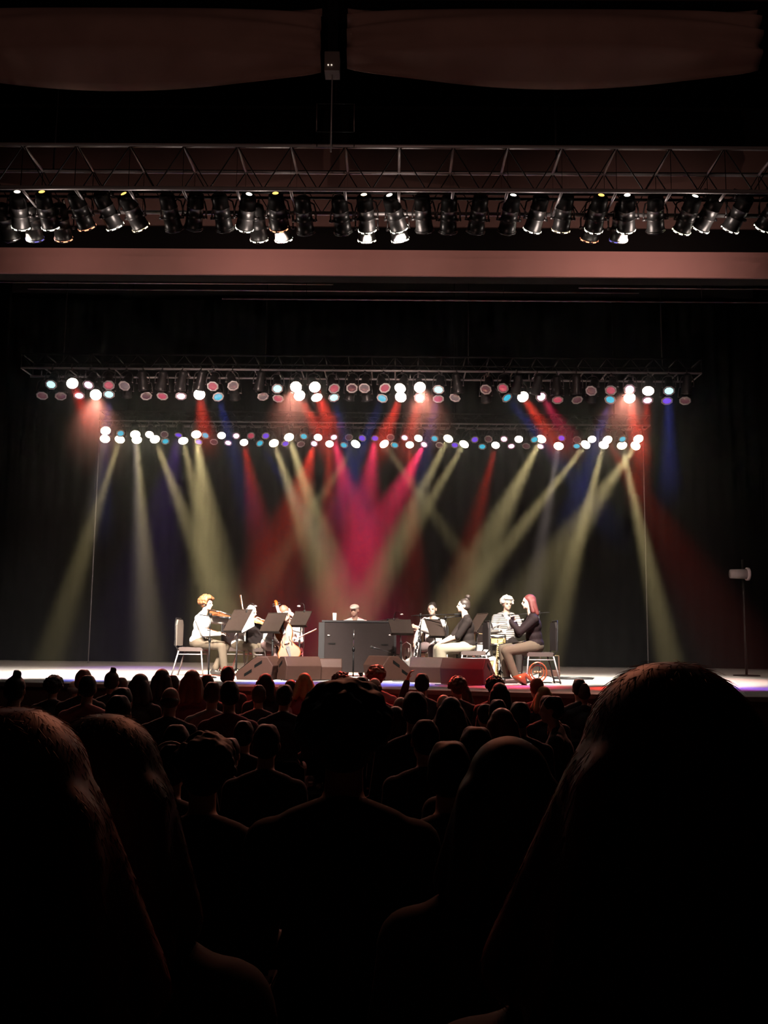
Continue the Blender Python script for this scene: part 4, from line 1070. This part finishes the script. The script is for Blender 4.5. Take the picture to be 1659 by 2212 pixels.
ms2 = mic_stand(838, 17.45, .98, 'boom microphone stand behind the piano lid', boom=((.18, 0, 1.02), (-.46, .05, .93)), mic_label='microphone on the boom before the pianist')
# --- brass and drum hardware between the piano and the clarinet
bs = mic_stand(850, 16.6, .42, 'low boom stand right of the piano with its arm across it', boom=((.10, 0, .38), (-.22, -.1, .47)), mic_label='small microphone on the low boom right of the piano')
def tag_tube(name, pts, r, m, label, cat, n=8, closed=False, loc=None, group=None):
    pts = [Vector(p) for p in pts]; c = Vector(loc) if loc is not None else pts[0].copy()
    o = MB().tube([p - c for p in pts], r, n, closed=closed).build(name, m, None, loc=c); return tag(o, label, cat, group)
def lathe_along(prof, origin, zdir, name, m, parent, n=24, ydir=(0, 1, .01)):
    o = MB().lathe(prof, n, basis((0, 0, 0), zdir, ydir)).build(name, m, parent, loc=origin); return o
# flugelhorn resting on a small stand
fl = thing('flugelhorn', 'curled silver horn hanging on a stand between piano and clarinet', 'horn', (gx(878, 16.7), 16.7, STAGE + .42))
MB().tube([(-.09 + .0, 0, .05), (-.07, 0, .14), (0, 0, .18), (.07, 0, .14), (.08, 0, .0), (.06, 0, -.12), (0, 0, -.15), (-.06, 0, -.12), (-.09, 0, 0)], .009, 8, closed=True).build('main_tubing', M_silver, fl)
MB().tube([(.13, 0, .10), (.10, 0, .0), (.08, 0, -.12)], [.009, .014, .022], 10).build('bell_tail', M_silver, fl)
for k in range(3): MB().cyl((-.02 + k * .03, -.01, -.06), (-.02 + k * .03, -.01, .08), .011).build('valve', M_silver, fl)
hs = thing('instrument_stand', 'black peg stand holding the curled silver horn', 'instrument stand', (gx(878, 16.72), 16.76, STAGE), 0, 'instrument stands')
MB().cyl((0, 0, .06), (0, 0, .38), .012).build('peg', M_blackmetal, hs)
for k in range(3): a = k * 2 * PI / 3; MB().cyl((0, 0, .10), (.16 * math.cos(a), .16 * math.sin(a), .01), .009).build('leg', M_blackmetal, hs)
# --- clarinet player with the bass clarinet
Y6 = 17.0
banquet_chair(937, Y6 + .05, 168, 'dark chair under the bass clarinet player')
p6, J6 = sitter('person with short dark hair in a pale shirt playing a tall bass clarinet', 937, Y6, 158, M_offwhite, M_greyt, 'short', hair_mats['dark'], 12,
    lean=6, yaw=6, nod=4, scale=.97, lh=(.12, .42, .86), rh=(.20, .42, .60), normals={'ln': (-.3, -1, 0), 'rn': (-.3, -1, 0)})
def P(px, py, Y): return at(px, py, Y)
bc = thing('bass_clarinet', 'tall bass clarinet with silver keys and an upturned white bell', 'bass clarinet', P(898, 1400, 16.35)); o0 = bc.location.copy()
MB().tube([P(908, 1352, 16.35) - o0, P(893, 1440, 16.35) - o0], [.016, .022], 12).build('body_tube', M_plastic, bc)
MB().tube([P(p[0], p[1], 16.4) - o0 for p in ((930, 1341), (925, 1336), (917, 1334), (911, 1339), (908, 1354))], [.006, .009, .010, .011, .013], 10).build('crook', M_silver, bc)
MB().tube([P(p[0], p[1], 16.35) - o0 for p in ((893, 1438), (892, 1448), (888, 1454), (883, 1452), (882, 1440), (880, 1430), (877, 1425))], [.022, .026, .030, .034, .038, .048, .070], 16).build('bell', mat('white bell', (.82, .80, .76), .25, .6), bc)
kb = MB(); rnd = random.Random(4)
for k in range(22):
    f_ = k / 22; c_ = P(908 - 15 * f_ + rnd.choice((-2.5, 2.5)), 1356 + 82 * f_, 16.30) - o0
    kb.ell(c_, (.014, .008, .016), n=8, m=5)
kb.build('keywork', M_silver, bc)
MB().cyl(P(903, 1354, 16.30) - o0, P(890, 1440, 16.30) - o0, .004).cyl(P(911, 1354, 16.30) - o0, P(897, 1440, 16.30) - o0, .004).build('key_rod', M_silver, bc)
mic_stand(908, 15.95, 1.04, 'microphone stand before the bass clarinet with a level boom', boom=((-.15, 0, 1.03), (.55, 0, 1.06)), mic_label='microphone on the level boom before the dark-haired clarinet player')
# --- woman in a loose dark top, turned left
Y7 = 15.7
banquet_chair(1018, Y7 + .02, 98, 'black chair under the woman in a loose dark top')
p7, J7 = sitter('person in a loose dark top and pale skirt, dark bun, turned left to a microphone', 1010, Y7, 97, M_blackcl, mat('pale pleated skirt', (.34, .30, .22), .85), 'bun', hair_mats['dark'], 6,
    lean=4, yaw=-6, nod=-4, scale=.98, lh=(-.04, .40, .62), rh=(.06, .42, .62), lf=(-.08, .42, .08), rf=(.10, .46, .08), sleeve=0, skirt=True)
mic_stand(962, 15.95, 1.00, 'microphone stand whose boom reaches the woman in a loose dark top', boom=((-.12, 0, .98), (.16, -.1, 1.02)), mic_label='microphone close to the mouth of the woman with a bun')
# --- grey-haired percussionist behind
Y8 = 17.7
p8, J8 = sitter('person with tousled grey hair in a striped shirt behind the drums', 1092, Y8, 186, M_striped, M_blackcl, 'curly', mat('silver hair', (.78, .75, .70), .7, var=.1, scale=40), 15,
    lean=6, yaw=10, nod=6, scale=1.03, seat=.52, lh=(-.16, .42, .80), rh=(.18, .44, .80))
dst = thing('drum_throne', 'round drum stool under the grey-haired percussionist', 'stool', (gx(1092, Y8), Y8, STAGE))
MB().lathe([(.0, .53), (.17, .53), (.19, .50), (.19, .45), (.0, .44)], 20).build('seat', M_plastic, dst)
MB().cyl((0, 0, .45), (0, 0, .15), .015).build('post', M_chrome, dst)
for k in range(3): a = k * 2 * PI / 3; MB().cyl((0, 0, .25), (.25 * math.cos(a), .25 * math.sin(a), .0), .010).build('leg', M_chrome, dst)
def drum(px, Y, zc, r, h, label, shell, tiltx=0, legs=True):
    t = thing('drum', label, 'drum', (gx(px, Y), Y, STAGE + zc), 0, 'drums'); M_ = Matrix.Rotation(R(tiltx), 4, 'X')
    MB().lathe([(r, -h / 2), (r, h / 2)], 28, M_).build('shell', shell, t)
    for z in (-1, 1): MB().lathe([(0, z * h / 2), (r, z * h / 2)], 28, M_).build('drumhead', M_paper, t)
    for z in (-1, 1): MB().lathe([(r, z * h / 2 - .015), (r + .012, z * h / 2 - .015), (r + .012, z * h / 2 + .015), (r, z * h / 2 + .015)], 28, M_).build('hoop', M_chrome, t)
    for k in range(8):
        a = 2 * PI * k / 8; MB().cyl((r * 1.05 * math.cos(a), r * 1.05 * math.sin(a), -h / 2), (r * 1.05 * math.cos(a), r * 1.05 * math.sin(a), h / 2), .007, M=M_).build('lug', M_chrome, t)
    if legs and zc > .2:
        MB().cyl((0, 0, -h / 2), (0, 0, -zc + .1), .012).build('stand_post', M_chrome, t)
        for k in range(3): a = k * 2 * PI / 3 + .4; MB().cyl((0, 0, -zc + .22), (.22 * math.cos(a), .22 * math.sin(a), -zc), .009).build('leg', M_chrome, t)
    return t
drum(1073, 17.1, .66, .15, .13, 'snare drum before the grey-haired percussionist', mat('tan drum shell', (.62, .40, .14), .35), 8)
drum(1042, 17.3, .48, .17, .22, 'chrome-rimmed tom drum left of the snare', mat('pearl drum shell', (.7, .68, .62), .3))
drum(1064, 16.7, .22, .13, .20, 'small low drum under the snare', mat('pearl drum shell', (.7, .68, .62), .3), 80)
cy = thing('cymbal_stand', 'thin cymbal stand left of the percussionist', 'cymbal', (gx(1026, 17.2), 17.2, STAGE))
MB().cyl((0, 0, .05), (0, 0, .76), .010).build('post', M_chrome, cy)
for k in range(3): a = k * 2 * PI / 3; MB().cyl((0, 0, .25), (.22 * math.cos(a), .22 * math.sin(a), .0), .009).build('leg', M_chrome, cy)
MB().lathe([(.0, .775), (.03, .772), (.17, .755), (.17, .752), (.0, .768)], 28).build('cymbal', M_brass, cy)
banquet_chair(1040, 17.9, 150, 'empty dark chair between the woman with a bun and the drums')
# --- red-haired trumpeter, right, turned left
Y9 = 15.1
banquet_chair(1162, Y9 + .02, 94, 'black chair with chrome legs under the red-haired trumpeter')
p9, J9 = sitter('person with long red hair in a black jacket playing trumpet at right', 1155, Y9, 93, mat('black jacket', (.012, .006, .007), .8, spec=.2), M_khaki, 'long', mat('dark red hair', (.085, .010, .008), .7, var=.25, scale=40), 21,
    lean=5, yaw=-3, nod=0, scale=1.02, lh=(-.03, .38, .93), rh=(.05, .30, .92), lf=(-.10, .30, .08), rf=(.10, .40, .08), normals={'ln': (0, .2, 1), 'rn': (-1, 0, 0)})
mo = at(1127, 1339, 15.05); be = at(1066, 1352, 15.0); dd_ = (be - mo)
tr = thing('trumpet', 'silver trumpet held out to the left by the red-haired player', 'trumpet', mo)
MB().tube([(0, 0, 0), dd_ * .75, dd_ * .80 + Vector((0, 0, -.05)), dd_ * .7 + Vector((0, 0, -.10)), dd_ * .25 + Vector((0, 0, -.09)), dd_ * .2 + Vector((0, 0, -.045)), dd_ * .5 + Vector((0, 0, -.02))], .0075, 8).build('main_tubing', M_silver, tr)
lathe_along([(.009, 0), (.011, .10), (.016, .17), (.028, .22), (.062, .26), (.066, .262), (.058, .258), (.02, .21)], dd_ * .48, dd_, 'bell', M_silver, tr)
for k in range(3): MB().cyl(dd_ * (.36 + .06 * k) + Vector((0, 0, .035)), dd_ * (.36 + .06 * k) + Vector((0, 0, -.11)), .012).build('valve', M_silver, tr)
MB().cyl((0, 0, 0), -dd_.normalized() * .03, .007, .013).build('mouthpiece', M_silver, tr)
mic_stand(1165, 16.6, 1.12, 'microphone stand behind the red-haired trumpeter, boom passing her head', boom=((.18, 0, 1.13), (-.45, 0, 1.08)), mic_label='microphone on the boom behind the red-haired trumpeter')
# french horn on the floor by the trumpeter
fh = thing('french_horn', 'copper french horn lying beside the trumpeter chair, bell to the left', 'french horn', at(1150, 1462, 14.5)); fh.location.z = STAGE + .17
MB().tube([(.08 + .13 * math.cos(2 * PI * k / 24), .0, .02 + .14 * math.sin(2 * PI * k / 24)) for k in range(24)], .012, 8, closed=True).build('outer_coil', M_copper, fh)
MB().tube([(.08 + .095 * math.cos(2 * PI * k / 20), .03, .02 + .10 * math.sin(2 * PI * k / 20)) for k in range(20)], .010, 8, closed=True).build('inner_coil', M_copper, fh)
for k in range(3): MB().cyl((.04 + k * .04, .0, .02), (.04 + k * .04, .05, .02), .018).build('rotary_valve', M_brass, fh)
MB().tube([(.02, 0, -.12), (-.04, 0, -.08), (-.10, -.01, -.02), (-.15, -.02, -.06), (-.19, -.03, -.12)], [.016, .022, .035, .07, .13], 20).build('bell', M_copper, fh)
# saxophone on its stand between the drums and the trumpeter
sx_ = thing('saxophone', 'gleaming saxophone upright on a stand before the trumpeter knees', 'saxophone', (gx(1076, 15.5), 15.5, STAGE))
MB().tube([(.10, 0, .60), (.06, 0, .63), (.0, 0, .60), (-.01, 0, .4), (-.02, 0, .2), (-.03, 0, .10), (-.08, 0, .05), (-.13, 0, .10), (-.14, 0, .22), (-.15, -.01, .32)], [.008, .012, .014, .022, .030, .036, .042, .048, .055, .09], 14).build('body_tube', M_brass, sx_)
kb = MB()
for k in range(14): kb.ell((-.0 - .001 * k, -.03, .56 - k * .032), (.016, .010, .013), n=8, m=5)
kb.build('keywork', M_brass, sx_)
ss = thing('instrument_stand', 'black tripod stand carrying the upright saxophone', 'instrument stand', (gx(1080, 15.58), 15.58, STAGE), 0, 'instrument stands')
MB().cyl((0, 0, .10), (0, 0, .5), .010).build('peg', M_blackmetal, ss)
for k in range(3): a = k * 2 * PI / 3; MB().cyl((0, 0, .18), (.18 * math.cos(a), .18 * math.sin(a), .0), .009).build('leg', M_blackmetal, ss)
# cables on the stage floor
def floor_cable(px0, Y0, px1, Y1_, seed, label, coil=False):
    rnd = random.Random(seed); a = Vector((gx(px0, Y0), Y0, STAGE + .006)); b = Vector((gx(px1, Y1_), Y1_, STAGE + .006)); pts = []
    for k in range(25):
        t = k / 24; p = a.lerp(b, t); p.y += .14 * math.sin(t * 11 + seed) + rnd.uniform(-.02, .02); p.x += .10 * math.cos(t * 9 + seed); pts.append(p)
    if coil:
        for k in range(70): t = k / 12 * 2 * PI; pts.append(b + Vector((.32 * math.cos(t) * (1 + .02 * k / 12), .30 * math.sin(t), .004 * k / 12)))
    return tag_tube('cable', pts, .006, M_plastic, label, 'cable', 6, group='cables on the stage floor')
floor_cable(600, 15.0, 760, 15.3, 1, 'black cable snaking from the left wedges to the piano microphone stand')
floor_cable(770, 15.3, 890, 15.4, 2, 'black cable running from the piano microphone stand past the pale wedge')
floor_cable(955, 14.3, 1030, 14.0, 3, 'black cable on the floor before the nearest dark red wedge')
floor_cable(1195, 17.4, 1238, 16.9, 5, 'coil of black cable on the bright floor right of the group', True)
# lamp on a side pole at the right wing, and a dark box on the wall
sb = thing('side_lamp', 'grey lamp on a pole in the dark right wing', 'stage lamp', at(1610, 1240, 19.5))
MB().cyl((-.30, 0, 0), (.02, 0, 0), .09, .10, 16).build('can', mat('grey lamp can', (.30, .27, .27), .5), sb)
MB().cyl((.02, 0, 0), (.07, 0, 0), .13, .13, 16).build('gel_frame', mat('pale rim', (.60, .50, .52), .6), sb)
MB().cyl((.0, .13, .3), (.0, .13, STAGE - sb.location.z), .025).build('pole', M_blackmetal, sb)
MB().lathe([(.0, .03), (.25, .02), (.26, 0), (0, 0)], 20, Matrix.Translation((0, .13, STAGE - sb.location.z))).build('base', M_blackmetal, sb)
# hoist hanging under the ceiling at the joint of the swags
hc_ = at(718, 142, 9.9)
ho_ = thing('chain_hoist', 'dark hoist with two small lights hanging where the swags meet', 'hoist', hc_)
MB().box((0, 0, 0), (.16, .18, .22)).build('motor_box', mat('grey hoist box', (.14, .11, .10), .6), ho_, smooth=False)
MB().box((0, 0, .62), (.10, .14, 1.02)).build('column', M_wall, ho_, smooth=False)
for sx in (-1, 1): MB().ell((sx * .018 - .02, -.095, -.05), .009).build('indicator_light', mat('small white light', (.5, .5, .5), emit=(1, .85, .7), strength=.8), ho_)
MB().cyl((0, 0, -.10), (0, 0, -1.0), .008, n=6).build('chain', M_alu, ho_)
bx0 = at(684, 255, 10.1); bx1 = at(765, 255, 10.1)
sp = thing('rigging_cage', 'faint rectangular cage hanging above the audience truss', 'rigging cage', (bx0 + bx1) / 2)
hw_ = (bx1.x - bx0.x) / 2
for sx in (-1, 1): MB().cyl((sx * hw_, 0, -.16), (sx * hw_, 0, .17), .006, n=6).build('upright', mat('dim steel', (.30, .22, .2), .4, .8), sp)
MB().cyl((-hw_, 0, .17), (hw_, 0, .17), .006, n=6).build('crossbar', M_blackmetal, sp)
MB().cyl((0, 0, .17), (0, 0, 10.8 - sp.location.z), .004, n=6).build('wire', M_blackmetal, sp)
MB().cyl((-hw_, 0, -.16), (hw_, 0, -.16), .006, n=6).build('crossbar', M_blackmetal, sp)

# ------------------------------------------------------------------ haze
hz = MB().box((0, 20.4, 5.56), (15.4, 8.4, 9.0)).mesh('haze', False)
hm = bpy.data.materials.new('stage haze'); hm.use_nodes = True
nt = hm.node_tree; nt.nodes.clear()
out = nt.nodes.new('ShaderNodeOutputMaterial'); vs = nt.nodes.new('ShaderNodeVolumeScatter')
vs.inputs['Density'].default_value = K_HAZE; vs.inputs['Anisotropy'].default_value = .7
vs.inputs['Color'].default_value = (1, 1, 1, 1)
nt.links.new(vs.outputs[0], out.inputs['Volume'])
ho = link(hz, 'haze', hm)
ho['kind'] = 'stuff'; ho['label'] = 'thin theatrical haze hanging over the stage'; ho['category'] = 'haze'
